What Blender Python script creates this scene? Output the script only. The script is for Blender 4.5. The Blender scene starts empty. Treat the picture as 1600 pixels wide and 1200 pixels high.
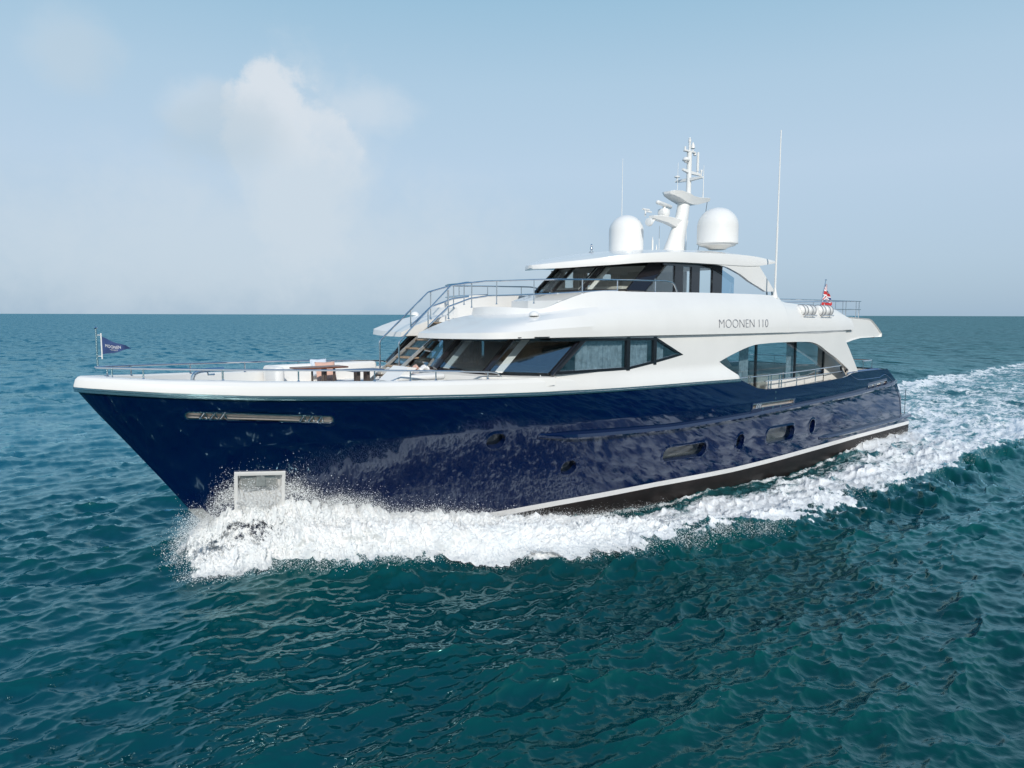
import bpy, math, random
import numpy as np
from mathutils import Vector, Matrix

SC = bpy.context.scene
COL = SC.collection
R = math.radians

# ------------------------------------------------------------------ camera
CAM = np.array([-2.3121, -16.8977, 5.5399])
RT = Vector((0.77177617, -0.63588942, 0.00248824))
UP = Vector((0.05966856, 0.07631408, 0.99529685))
FW = Vector((0.63308863, 0.76799792, -0.09684))
cd = bpy.data.cameras.new("camera"); co = bpy.data.objects.new("camera", cd); COL.objects.link(co)
m = Matrix((RT, UP, -FW)).transposed().to_4x4(); m.translation = Vector(CAM)
co.matrix_world = m
cd.sensor_width = 36.0; cd.lens = 1110 / 1600 * 36.0
cd.clip_start = 0.1; cd.clip_end = 90000
SC.camera = co

# ------------------------------------------------------------------ light
SUN_EL = R(31); SDX, SDY = -0.5, -0.866            # horizontal direction towards the sun
sl = bpy.data.lights.new("sun", 'SUN'); sl.energy = 3.4; sl.angle = R(0.5); sl.color = (1.0, 0.945, 0.86)
so = bpy.data.objects.new("sun", sl); COL.objects.link(so)
sdir = Vector((SDX * math.cos(SUN_EL), SDY * math.cos(SUN_EL), math.sin(SUN_EL))).normalized()
so.rotation_euler = sdir.to_track_quat('Z', 'Y').to_euler()
so.location = (0, -60, 60)
SC.view_settings.view_transform = 'Standard'; SC.view_settings.look = 'None'
SC.view_settings.exposure = 0.0; SC.view_settings.gamma = 1.0
SC.cycles.max_bounces = 8; SC.cycles.transparent_max_bounces = 24
SC.cycles.caustics_reflective = False; SC.cycles.caustics_refractive = False


# ------------------------------------------------------------------ node helpers
class NT:
    def __init__(s, tree):
        s.t = tree; s.n = tree.nodes; s.l = tree.links

    def new(s, typ, **kw):
        n = s.n.new(typ)
        for k, v in kw.items():
            setattr(n, k, v)
        return n

    def put(s, sock, v):
        if isinstance(v, bpy.types.NodeSocket): s.l.new(v, sock)
        elif v is not None: sock.default_value = v

    def m(s, op, a, b=None, c=None, clamp=False):
        n = s.new('ShaderNodeMath', operation=op, use_clamp=clamp)
        for i, v in enumerate((a, b, c)):
            if v is not None: s.put(n.inputs[i], v)
        return n.outputs[0]

    def sstep(s, v, a, b, o0=0.0, o1=1.0):
        n = s.new('ShaderNodeMapRange', interpolation_type='SMOOTHSTEP')
        s.put(n.inputs[0], v); s.put(n.inputs[1], a); s.put(n.inputs[2], b); s.put(n.inputs[3], o0); s.put(n.inputs[4], o1)
        return n.outputs[0]

    def mixc(s, f, a, b):
        n = s.new('ShaderNodeMix', data_type='RGBA')
        s.put(n.inputs[0], f)
        for i, v in ((6, a), (7, b)):
            if isinstance(v, tuple) and len(v) == 3: v = (*v, 1)
            s.put(n.inputs[i], v)
        return n.outputs[2]

    def noise(s, vec, scale, detail=4, rough=.5, dist=0.0, dim='3D'):
        n = s.new('ShaderNodeTexNoise', noise_dimensions=dim)
        if vec is not None: s.put(n.inputs['Vector'], vec)
        s.put(n.inputs['Scale'], scale); s.put(n.inputs['Detail'], detail)
        s.put(n.inputs['Roughness'], rough); s.put(n.inputs['Distortion'], dist)
        return n.outputs['Fac']

    def mapv(s, vec, loc=(0, 0, 0), rot=(0, 0, 0), scale=(1, 1, 1)):
        n = s.new('ShaderNodeMapping')
        s.put(n.inputs[0], vec); n.inputs[1].default_value = loc; n.inputs[2].default_value = rot; n.inputs[3].default_value = scale
        return n.outputs[0]


# ------------------------------------------------------------------ sky
w = bpy.data.worlds.new("World"); SC.world = w; w.use_nodes = True
N = NT(w.node_tree); N.n.clear()
out = N.new('ShaderNodeOutputWorld'); bg = N.new('ShaderNodeBackground'); N.l.new(bg.outputs[0], out.inputs[0])
sky = N.new('ShaderNodeTexSky', sky_type='NISHITA'); sky.sun_disc = False
sky.sun_elevation = SUN_EL; sky.sun_rotation = math.atan2(SDX, SDY)
sky.air_density = 1.0; sky.dust_density = 1.2; sky.ozone_density = 1.6
tc = N.new('ShaderNodeTexCoord'); sep = N.new('ShaderNodeSeparateXYZ'); N.l.new(tc.outputs['Generated'], sep.inputs[0])
X, Y, Z = sep.outputs
el = N.m('MULTIPLY', N.m('ARCSINE', Z), 180 / math.pi)                      # elevation in degrees
az = N.m('MULTIPLY', N.m('ARCTAN2', X, Y), 180 / math.pi)                   # bearing, 0 = +Y, + towards +X
ramp = N.new('ShaderNodeValToRGB'); N.l.new(N.m('DIVIDE', el, 90.0), ramp.inputs[0])
ce = ramp.color_ramp; ce.elements[0].position = 0.0; ce.elements[0].color = (.385, .535, .69, 1)
ce.elements[1].position = 1.0; ce.elements[1].color = (.05, .17, .42, 1)
for p_, c_ in ((.045, (.465, .61, .76, 1)), (.12, (.525, .675, .83, 1)), (.19, (.465, .65, .81, 1)), (.27, (.33, .565, .745, 1)), (.45, (.11, .29, .54, 1))):
    e_ = ce.elements.new(p_); e_.color = c_
skyc = N.new('ShaderNodeVectorMath', operation='SCALE'); N.l.new(sky.outputs[0], skyc.inputs[0]); skyc.inputs['Scale'].default_value = 0.085
base = N.mixc(0.86, skyc.outputs[0], ramp.outputs[0])
# far cumulus towers and a hazy bank, in bearing / elevation degrees
cv = N.new('ShaderNodeCombineXYZ'); N.put(cv.inputs[0], az); N.put(cv.inputs[1], el)
n1 = N.noise(cv.outputs[0], .16, 3, .5, .2)
n2 = N.noise(N.mapv(cv.outputs[0], (31, 7, 2)), .55, 8, .62, .25)
dn = N.m('ADD', N.m('MULTIPLY', N.m('SUBTRACT', n1, .5), .9), N.m('MULTIPLY', N.m('SUBTRACT', n2, .5), .75))


def blob(a0, e0, ra, re, soft=.9, k=1.5):
    dx = N.m('DIVIDE', N.m('SUBTRACT', az, a0), ra); dy = N.m('DIVIDE', N.m('SUBTRACT', el, e0), re)
    d = N.m('SQRT', N.m('ADD', N.m('MULTIPLY', dx, dx), N.m('MULTIPLY', dy, dy)))
    d = N.m('ADD', d, N.m('MULTIPLY', dn, -k))
    return N.sstep(d, 1 + soft * .5, 1 - soft * .5)


def mx_(*a):
    r_ = a[0]
    for q_ in a[1:]: r_ = N.m('MAXIMUM', r_, q_)
    return r_


sc_ = lambda v, f: N.m('MULTIPLY', v, f)
tower = mx_(blob(21.4, 12.6, 3.6, 5.2, .32, 1.0), blob(24.4, 12.0, 3.6, 4.2, .4, 1.0), sc_(blob(27.6, 15.0, 3.6, 1.7, 1.2, 1.1), .45), sc_(blob(16.6, 14.4, 2.6, 1.8, 1.0, 1.1), .4))
top = N.sstep(N.m('ADD', el, N.m('MULTIPLY', dn, 5.0)), 10.0, 15.5)                     # bright upper part, fading downwards
cl_hi = N.m('MULTIPLY', tower, top)
cl_body = mx_(sc_(tower, .75), sc_(blob(23.4, 8.5, 5.0, 7.6, 1.2, 1.1), 1.0), sc_(blob(19, 4.6, 20, 5.0, 1.5, 1.2), .72), sc_(blob(8.5, 17.0, 2.4, 2.0, 1.3, 1.2), .4))
cl_gray = mx_(blob(18.0, 13.0, 3.6, 2.4, 1.1, 1.3), sc_(blob(9.0, 16.4, 2.2, 1.8, 1.2, 1.2), .5))
base = N.mixc(N.m('MULTIPLY', cl_body, .78), base, (.63, .715, .79))
base = N.mixc(N.m('MULTIPLY', cl_hi, .58), base, (.78, .81, .85))
base = N.mixc(N.m('MULTIPLY', cl_gray, .55), base, (.47, .59, .69))
N.l.new(base, bg.inputs[0]); bg.inputs[1].default_value = 1.0


# ------------------------------------------------------------------ materials
def mat(name, base, rough=.5, metal=0.0, coat=0.0, spec=.5, var=0.0, vscale=3.0, bump=0.0, bscale=60.0, ior=1.5):
    mt = bpy.data.materials.new(name); mt.use_nodes = True
    n = NT(mt.node_tree); p = n.n['Principled BSDF']
    p.inputs['Base Color'].default_value = (*base, 1); p.inputs['Roughness'].default_value = rough
    p.inputs['Metallic'].default_value = metal; p.inputs['IOR'].default_value = ior
    p.inputs['Coat Weight'].default_value = coat; p.inputs['Coat Roughness'].default_value = .03
    p.inputs['Specular IOR Level'].default_value = spec
    tcn = n.new('ShaderNodeTexCoord')
    if var > 0:
        f = n.noise(tcn.outputs['Object'], vscale, 5, .6)
        n.l.new(n.mixc(n.sstep(f, .3, .7), tuple(c * (1 - var) for c in base), tuple(min(1, c * (1 + var * .6)) for c in base)), p.inputs['Base Color'])
    if bump > 0:
        b = n.new('ShaderNodeBump'); b.inputs['Strength'].default_value = bump; b.inputs['Distance'].default_value = .01
        n.l.new(n.noise(tcn.outputs['Object'], bscale, 3, .5), b.inputs['Height']); n.l.new(b.outputs[0], p.inputs['Normal'])
    return mt


M = {}
M['white'] = mat('white_gelcoat', (.775, .765, .74), .22, coat=.4, var=.025, vscale=.8)
M['deckwhite'] = mat('white_deck_paint', (.72, .72, .71), .55, var=.04, vscale=2)
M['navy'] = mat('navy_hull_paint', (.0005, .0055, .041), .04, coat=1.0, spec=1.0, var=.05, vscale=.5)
M['navy'].node_tree.nodes['Principled BSDF'].inputs['Specular Tint'].default_value = (.62, .80, 1.0, 1); M['navy'].node_tree.nodes['Principled BSDF'].inputs['Coat Weight'].default_value = .6
M['navysheen'] = mat('navy_painted_sky_sheen', (.020, .065, .19), .35, coat=.6)  # same hull navy, lightened to paint reflected sky into the base colour
M['anti'] = mat('dark_antifouling_paint', (.015, .010, .009), .5, var=.5, vscale=1.6, bump=.2, bscale=12)
M['stripe'] = mat('white_boot_stripe_paint', (.75, .74, .73), .35, var=.04)
M['steel'] = mat('polished_stainless_steel', (.72, .72, .73), .12, metal=1.0)
M['dark'] = mat('black_window_frame', (.012, .011, .014), .12, coat=.7)
M['teak'] = mat('weathered_teak', (.40, .28, .18), .6, var=.3, vscale=9)
M['wood'] = mat('varnished_wood', (.16, .05, .018), .3, var=.3, vscale=8)
M['bluetop'] = mat('slate_blue_table_top', (.09, .12, .19), .35)
M['blind'] = mat('dark_grey_blind', (.045, .052, .05), .7, var=.3, vscale=8)
M['leg'] = mat('brown_grey_metal', (.11, .085, .075), .4, metal=.3)
M['fabric'] = mat('white_outdoor_fabric', (.78, .77, .75), .85, bump=.3, bscale=120)
M['pink'] = mat('pale_pink_linen', (.68, .42, .33), .9, var=.1, bump=.4, bscale=150)
M['paleblue'] = mat('pale_blue_linen', (.62, .68, .76), .9, var=.08, bump=.4, bscale=150)
M['room'] = mat('dark_walnut_panelling', (.11, .085, .07), .5, var=.4, vscale=4)
M['roomlight'] = mat('cream_cabin_lining', (.6, .58, .54), .6)
M['curtain'] = mat('grey_blue_curtain', (.40, .47, .54), .9, var=.35, vscale=6)
M['tan'] = mat('brushed_fairlead_lining', (.62, .58, .55), .3, metal=.5, var=.15, vscale=10)
M['grey'] = mat('grey_lettering_paint', (.17, .18, .21), .5)
M['plastic'] = mat('white_fibreglass', (.79, .785, .765), .3, coat=.2)
M['rubber'] = mat('black_rubber', (.012, .012, .012), .6)
M['flagblue'] = mat('navy_pennant_cloth', (.035, .07, .19), .85, var=.2, vscale=5)
M['flagwhite'] = mat('white_flag_cloth', (.75, .75, .76), .85)
M['flagred'] = mat('red_flag_cloth', (.50, .03, .035), .85, var=.1)
M['flagnavy'] = mat('blue_flag_cloth', (.02, .035, .16), .85)
M['anchor'] = mat('galvanised_anchor_steel', (.55, .55, .53), .35, metal=.6, var=.2, vscale=8)


def glass(name, tint, f0=.08):
    mt = bpy.data.materials.new(name); mt.use_nodes = True
    n = NT(mt.node_tree); n.n.clear()
    o = n.new('ShaderNodeOutputMaterial'); mx = n.new('ShaderNodeMixShader'); lw = n.new('ShaderNodeLayerWeight'); lw.inputs[0].default_value = .5
    t = n.new('ShaderNodeBsdfTransparent'); t.inputs[0].default_value = (*tint, 1)
    g = n.new('ShaderNodeBsdfGlossy'); g.inputs['Roughness'].default_value = .01; g.inputs[0].default_value = (.95, .97, 1, 1)
    n.l.new(n.m('MULTIPLY_ADD', n.m('POWER', lw.outputs['Facing'], 4.0), 1 - f0, f0), mx.inputs[0]); n.l.new(t.outputs[0], mx.inputs[1]); n.l.new(g.outputs[0], mx.inputs[2])
    n.l.new(mx.outputs[0], o.inputs[0])
    return mt


M['glass'] = glass('tinted_cabin_glass', (.88, .93, .94), .18)
M['clear'] = glass('light_wheelhouse_glass', (.97, .99, .98), .11)
M['screen'] = glass('blue_wind_screen_glass', (.70, .82, .90), .05)


# ------------------------------------------------------------------ object helpers
WORLD = {}


def link(o, parent=None, wloc=(0, 0, 0)):
    COL.objects.link(o); WORLD[o.name] = Vector(wloc)
    if parent is not None:
        o.parent = parent
        o.location = Vector(wloc) - WORLD[parent.name]
    else:
        o.location = wloc
    return o


def props(o, label=None, cat=None, group=None, kind=None):
    for k, v in (('label', label), ('category', cat), ('group', group), ('kind', kind)):
        if v: o[k] = v
    return o


def empty(name, loc, label, cat, group=None):
    return props(link(bpy.data.objects.new(name, None), None, loc), label, cat, group)


class MB:
    """collects shapes (world coordinates) for one mesh object"""

    def __init__(s): s.v = []; s.f = []; s.mi = []

    def add(s, vs, fs, mi=0):
        o = len(s.v); s.v += [tuple(map(float, v)) for v in vs]; s.f += [tuple(i + o for i in f) for f in fs]; s.mi += [mi] * len(fs); return s

    def box(s, x0, x1, y0, y1, z0, z1, mi=0):
        vs = [(x, y, z) for z in (z0, z1) for y in (y0, y1) for x in (x0, x1)]
        return s.add(vs, [(0, 2, 3, 1), (4, 5, 7, 6), (0, 1, 5, 4), (2, 6, 7, 3), (0, 4, 6, 2), (1, 3, 7, 5)], mi)

    def rbox(s, x0, x1, y0, y1, z0, z1, r=.05, n=3, mi=0):
        """box with rounded edges (plan corners and top/bottom)"""
        prof = [(r * (1 - math.sin(a)), r * (1 - math.cos(a))) for a in [math.pi / 2 * i / n for i in range(n + 1)]]
        lv = [(z0 + b, a) for a, b in prof] + [(z1 - b, a) for a, b in reversed(prof)]
        rings = []
        for z, ins in lv:
            ring = []
            for cx, cy, a0 in ((x1 - r, y1 - r, 0), (x0 + r, y1 - r, 90), (x0 + r, y0 + r, 180), (x1 - r, y0 + r, 270)):
                for i in range(n + 1):
                    a = R(a0 + 90 * i / n); ring.append((cx + (r - ins) * math.cos(a), cy + (r - ins) * math.sin(a), z))
            rings.append(ring)
        return s.loft(rings, True, True, mi)

    def loft(s, rings, closed=True, caps=False, mi=0):
        n = len(rings[0]); vs = [v for r_ in rings for v in r_]; fs = []
        for i in range(len(rings) - 1):
            for j in range(n if closed else n - 1):
                a = i * n + j; b = i * n + (j + 1) % n
                fs.append((a, b, b + n, a + n))
        if caps: fs += [tuple(range(n))[::-1], tuple(range((len(rings) - 1) * n, len(rings) * n))]
        return s.add(vs, fs, mi)

    def tube(s, pts, r, n=8, caps=True, mi=0, r1=None):
        pts = [Vector(p) for p in pts]; rings = []; prev = None
        for i, p in enumerate(pts):
            t = (pts[min(i + 1, len(pts) - 1)] - pts[max(i - 1, 0)]).normalized()
            if prev is None:
                a = Vector((0, 0, 1)) if abs(t.z) < .9 else Vector((1, 0, 0)); u = t.cross(a).normalized()
            else:
                u = (prev - t * prev.dot(t)).normalized()
            prev = u; v = t.cross(u)
            rr = r if r1 is None else r + (r1 - r) * i / (len(pts) - 1)
            rings.append([p + (u * math.cos(2 * math.pi * k / n) + v * math.sin(2 * math.pi * k / n)) * rr for k in range(n)])
        return s.loft(rings, True, caps, mi)

    def lathe(s, prof, c, n=32, axis='z', mi=0):
        rings = []
        for r_, h in prof:
            ring = []
            for k in range(n):
                a = 2 * math.pi * k / n; p = (r_ * math.cos(a), r_ * math.sin(a))
                d = {'z': (p[0], p[1], h), 'y': (p[0], h, p[1]), 'x': (h, p[0], p[1])}[axis]
                ring.append((c[0] + d[0], c[1] + d[1], c[2] + d[2]))
            rings.append(ring)
        return s.loft(rings, True, True, mi)

    def prism(s, poly, f0, f1, mi=0):
        """poly of 2-tuples; f0/f1 turn one into a 3-D point"""
        n = len(poly); vs = [f0(p) for p in poly] + [f1(p) for p in poly]
        fs = [tuple(range(n))[::-1], tuple(range(n, 2 * n))] + [(i, (i + 1) % n, n + (i + 1) % n, n + i) for i in range(n)]
        return s.add(vs, fs, mi)

    def quadpane(s, q, t=.02, mi=0):
        q = [Vector(p) for p in q]; nn = (q[1] - q[0]).cross(q[3] - q[0]).normalized() * t
        return s.add(q + [p + nn for p in q], [(0, 1, 2, 3), (7, 6, 5, 4), (0, 4, 5, 1), (1, 5, 6, 2), (2, 6, 7, 3), (3, 7, 4, 0)], mi)

    def build(s, name, mats, parent=None, smooth=True, angle=35, loc=None, label=None, cat=None, group=None, kind=None, fix=True):
        mats = mats if isinstance(mats, (list, tuple)) else [mats]
        wl = Vector(loc) if loc is not None else (WORLD[parent.name].copy() if parent is not None else Vector((0, 0, 0)))
        me = bpy.data.meshes.new(name)
        me.from_pydata([(v[0] - wl.x, v[1] - wl.y, v[2] - wl.z) for v in s.v], [], s.f)
        for k in mats: me.materials.append(M[k] if isinstance(k, str) else k)
        me.polygons.foreach_set('material_index', s.mi)
        if fix:
            import bmesh
            b = bmesh.new(); b.from_mesh(me); bmesh.ops.recalc_face_normals(b, faces=b.faces); b.to_mesh(me); b.free()
        if smooth:
            me.polygons.foreach_set('use_smooth', [True] * len(me.polygons))
            me.set_sharp_from_angle(angle=R(angle))
        o = bpy.data.objects.new(name, me)
        link(o, parent, wl)
        return props(o, label, cat, group, kind)


def lerp(a, b, t): return a + (b - a) * t


def catmull(keys, n):
    """keys: list of equal-length tuples; n samples per span"""
    K = np.array(keys, float); out_ = []
    for i in range(len(K) - 1):
        p0, p1, p2, p3 = K[max(i - 1, 0)], K[i], K[i + 1], K[min(i + 2, len(K) - 1)]
        for j in range(n):
            t = j / n
            out_.append(.5 * ((2 * p1) + (-p0 + p2) * t + (2 * p0 - 5 * p1 + 4 * p2 - p3) * t * t + (-p0 + 3 * p1 - 3 * p2 + p3) * t ** 3))
    out_.append(K[-1]); return np.array(out_)


def fillet(pts, r, n=6):
    pts = [Vector(p) for p in pts]; res = [pts[0]]
    for i in range(1, len(pts) - 1):
        a, b, c = pts[i - 1], pts[i], pts[i + 1]
        d1 = (a - b); d2 = (c - b); rr = min(r, d1.length * .45, d2.length * .45)
        p0 = b + d1.normalized() * rr; p2 = b + d2.normalized() * rr
        for k in range(n + 1):
            t = k / n; res.append(p0 * (1 - t) ** 2 + b * 2 * t * (1 - t) + p2 * t * t)
    return res + [pts[-1]]


# ================================================================== the yacht
WZ = -0.22                                     # mean water level
yacht = empty('motor_yacht', (16.6, 0, WZ), 'large motor yacht with navy blue hull and white superstructure cruising through the sea', 'yacht')

# ---------------- hull surface: half-breadth as a function of x (aft of bow tip) and height
STEM_Z = [-2.0, -0.2, 1.21, 1.58, 1.93, 2.75, 3.48, 4.0, 4.3]
STEM_X = [4.6, 3.15, 2.02, 1.76, 1.51, .91, .36, 0.0, -.15]
TR_Z = [-2.0, .62, .64, .95, 1.06, 1.82, 2.73, 3.24, 4.0]
TR_X = [33.3, 33.3, 33.3, 32.3, 32.2, 31.95, 30.95, 30.0, 29.0]
SH_X = [0, 1.5, 3, 5.7, 8, 10, 12.5, 16, 18.35, 18.8, 19.3, 19.8, 20.6, 23.4, 25.5, 25.9, 26.3, 27.0, 29.9, 34]
SH_Z = [4.0, 3.86, 3.75, 3.63, 3.55, 3.50, 3.47, 3.45, 3.42, 3.27, 3.10, 3.02, 3.0, 3.04, 3.10, 3.14, 3.24, 3.27, 3.25, 3.25]


def xs_(z): return np.interp(z, STEM_Z, STEM_X)
def xt_(z): return np.interp(z, TR_Z, TR_X)
def zs_(x): return np.interp(x, SH_X, SH_Z)
def zst_(x): return np.interp(x, [0, 9.4, 11.3, 15, 18.6, 22.4, 27.6, 33.4], [.02, .10, .18, .29, .31, .41, .51, .53])


def hb(x, z):
    x = np.asarray(x, float); z = np.asarray(z, float)
    s = np.clip(z / 3.8, 0, 1.08) ** 1.25
    L = 20 - 3.0 * s; n = 2.0 + .3 * s; e = .95 - .23 * s
    B = np.where(z > 0, 3.45 + .25 * np.minimum(s * 1.6, 1), 3.45 + .45 * np.minimum(z, 0) ** 1 * .6)
    u = np.clip(x - xs_(z), 0, None)
    y = B * (1 - (1 - np.clip(u / L, 0, 1)) ** n) ** e
    tp = np.clip((x - 22) / 11.4, 0, 1) ** 1.8
    return y * (1 - tp * (.085 + .05 * s))


def hbn(x, z, off=0.0, sg=-1):
    """point on the hull surface pushed out by off along its normal; sg -1 = port"""
    h = .02; y = hb(x, z)
    dx = (hb(x + h, z) - hb(x - h, z)) / (2 * h); dz = (hb(x, z + h) - hb(x, z - h)) / (2 * h)
    nn = np.array([-dx, 1.0, -dz]); nn = nn / np.linalg.norm(nn)
    return (x + nn[0] * off, sg * (y + nn[1] * off), z + nn[2] * off)


# openings in the topsides: kind, x centre, z centre, half length, half height, corner radius
HOLES = [('porthole', 8.87, 2.31, .26, .19, .19), ('porthole', 11.4, 1.28, .25, .2, .2),
         ('hull_window', 15.95, 1.26, .98, .22, .2), ('porthole', 18.71, 1.30, .2, .26, .2),
         ('hull_window', 21.2, 1.30, .93, .26, .22), ('porthole', 23.43, 1.37, .2, .26, .2),
         ('mooring_slot', 3.27, 3.29, 1.45, .085, .085), ('mooring_slot', 20.45, 2.47, 1.33, .085, .03), ('mooring_slot', 28.95, 2.60, 1.02, .10, .1)]
POCKET = (2.90, 3.90, 0.9, 1.98)


def stadium(hx, hz, r, n=8):
    r = min(r, hx, hz); pts = []
    for cx, cz, a0 in ((hx - r, hz - r, 0), (-hx + r, hz - r, 90), (-hx + r, -hz + r, 180), (hx - r, -hz + r, 270)):
        for i in range(n + 1):
            a = R(a0 + 90 * i / n); pts.append((cx + r * math.cos(a), cz + r * math.sin(a)))
    return pts


def slopez(kind, x, cx):            # the long slots follow the sheer a little
    if kind != 'mooring_slot': return 0.0
    return {3.27: -.085, 20.45: 0.0, 28.95: .05}[cx] * (x - cx)


tt = np.concatenate([np.linspace(0, .12, 110)[:-1], np.linspace(.12, .86, 520)[:-1], np.linspace(.86, 1, 90)])


def hullgrid(zlo, zhi, nz, sg):
    """zlo, zhi functions of x -> grid [nz, nt, 3]"""
    out_ = np.zeros((nz, len(tt), 3))
    for j in range(nz):
        v = j / (nz - 1); x = tt * 33
        for _ in range(8):
            z = zlo(x) + v * (zhi(x) - zlo(x))
            x = xs_(z) + tt * (xt_(z) - xs_(z))
        out_[j, :, 0] = x; out_[j, :, 1] = sg * hb(x, z); out_[j, :, 2] = z
    return out_


def gridmb(mb, G, drop=None):
    nj, ni = G.shape[:2]; fs = []
    for j in range(nj - 1):
        for i in range(ni - 1):
            a = j * ni + i
            if drop is not None and drop[j, i]: continue
            fs.append((a, a + 1, a + 1 + ni, a + ni))
    mb.add(G.reshape(-1, 3).tolist(), fs)


def inside(G, flange=.06):
    x = G[..., 0]; z = G[..., 2]; ins = np.zeros(x.shape, bool)
    for kind, cx, cz, hx, hz, r in HOLES:
        r = min(r, hx, hz)
        sl_ = {('mooring_slot', 3.27): -.085, ('mooring_slot', 28.95): .05}.get((kind, cx), 0.0)
        dx = np.abs(x - cx); dz = np.abs(z - cz - sl_ * (x - cx))
        qx = np.maximum(dx - (hx - r), 0); qz = np.maximum(dz - (hz - r), 0)
        ins |= (np.hypot(qx, qz) < r + flange)
    xq = x - .10 * (POCKET[3] - z); ins |= (xq > POCKET[0]) & (xq < POCKET[1]) & (z > POCKET[2]) & (z < POCKET[3])
    return ins[:-1, :-1] & ins[1:, :-1] & ins[:-1, 1:] & ins[1:, 1:]


mb = MB(); mb2 = MB(); mb3 = MB()
for sg in (-1, 1):
    G = hullgrid(lambda x: zst_(x) + .085, lambda x: np.full_like(x, 2.72), 84, sg); gridmb(mb, G, inside(G))
    G = hullgrid(lambda x: np.full_like(x, 2.72), zs_, 34, sg); gridmb(mb, G, inside(G))
    gridmb(mb2, hullgrid(lambda x: zst_(x) - .075, lambda x: zst_(x) + .085, 4, sg))
    gridmb(mb3, hullgrid(lambda x: np.full_like(x, -1.7), lambda x: zst_(x) - .075, 14, sg))
# transom: close the stern between the two sides
zr = np.linspace(.95, 3.24, 20)
mb.loft([[(xt_(z) - .004, -hb(xt_(z), z), z), (xt_(z) - .004, hb(xt_(z), z), z)] for z in zr], closed=False)
hull = mb.build('hull', 'navy', yacht, angle=50, fix=False)
mb2.build('boot_stripe', 'stripe', hull, angle=60, fix=False)
zr = np.linspace(-1.7, .62, 8)
mb3.loft([[(33.3, -hb(33.3, z), z), (33.3, hb(33.3, z), z)] for z in zr], closed=False)
mb3.build('bottom_paint', 'anti', hull, angle=60, fix=False)


def hullring(mb, kind, cx, cz, o0, off0, o1, off1, sg, mi=0):
    """band between two outlines on the hull surface"""
    r0 = [hbn(cx + a, cz + b + slopez(kind, cx + a, cx), off0, sg) for a, b in o0]
    r1 = [hbn(cx + a, cz + b + slopez(kind, cx + a, cx), off1, sg) for a, b in o1]
    mb.loft([r0, r1], True, False, mi)


for kind, cx, cz, hx, hz, r in HOLES:
    for sg in (-1, 1):
        o = stadium(hx, hz, r); g = stadium(hx + .09, hz + .09, r + .09); g2 = stadium(hx + .02, hz + .02, r + .02)
        fr = MB()
        slot = kind == 'mooring_slot'
        hullring(fr, kind, cx, cz, g, .003, g2, .014, sg); hullring(fr, kind, cx, cz, g2, .014, o, .010, sg)
        dep = .12 if slot else .15
        if not slot:
            hullring(fr, kind, cx, cz, o, .010, o, -dep, sg)
        ob = fr.build(kind, 'navy', hull, angle=40)
        back = [hbn(cx + a, cz + b + slopez(kind, cx + a, cx), -dep, sg) for a, b in stadium(hx + .02, hz + .02, r + .02)]
        c = np.mean(back, axis=0)
        if not slot:
            MB().add(back, [tuple(range(len(back)))]).build('pane', M['clear'], ob, smooth=False)
            bk = [hbn(cx + a, cz + b, -dep - .25, sg) for a, b in stadium(hx + .1, hz + .1, r)]
            MB().add(bk, [tuple(range(len(bk)))]).build('blind', 'blind', ob, smooth=False)
        else:
            # stainless lip, tan lining, rollers in both ends
            lp = MB(); o2 = stadium(hx - .018, hz - .018, max(r - .018, .02))
            hullring(lp, kind, cx, cz, o, .012, o2, .016, sg); hullring(lp, kind, cx, cz, o2, .016, o2, -.02, sg)
            lp.build('steel_lip', 'steel', ob, angle=40)
            ln = MB(); hullring(ln, kind, cx, cz, o, -.005, o, -dep, sg); ln.add(back, [tuple(range(len(back)))])
            ln.build('lining', 'tan', ob, smooth=False)
            up_ = MB(); zt = hz * .2
            q = [hbn(cx + a, cz + b + slopez(kind, cx + a, cx), -dep + .012, sg) for a, b in ((-hx * .22, zt * -.6), (hx * .62, zt * -.6), (hx * .62, hz), (-hx * .22, hz))]
            if cx < 10: up_.add(q, [(0, 1, 2, 3)]); up_.build('inner_wall', 'deckwhite', ob, smooth=False)
            for e in ((-1, 1) if cx < 10 else ((-1,) if cx < 25 else (-1, 0, 1))):
                for kx in (.0, .24, .46):
                    xx = cx + e * (hx - .30) + kx * (1 if e < 0 else -1) * (.8 if cx < 10 else .5)
                    zc = cz + slopez(kind, xx, cx)
                    rb = MB()
                    a_ = hbn(xx - .03, zc - hz, -.04, sg); b_ = hbn(xx + .05, zc + hz, -.04, sg)
                    rb.tube([a_, b_], .022, 8)
                    a_ = hbn(xx + .10, zc - hz, -.05, sg); b_ = hbn(xx + .01, zc + hz, -.05, sg)
                    rb.tube([a_, b_], .018, 8)
                    rb.build('fairlead_roller', 'steel', ob)

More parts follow.
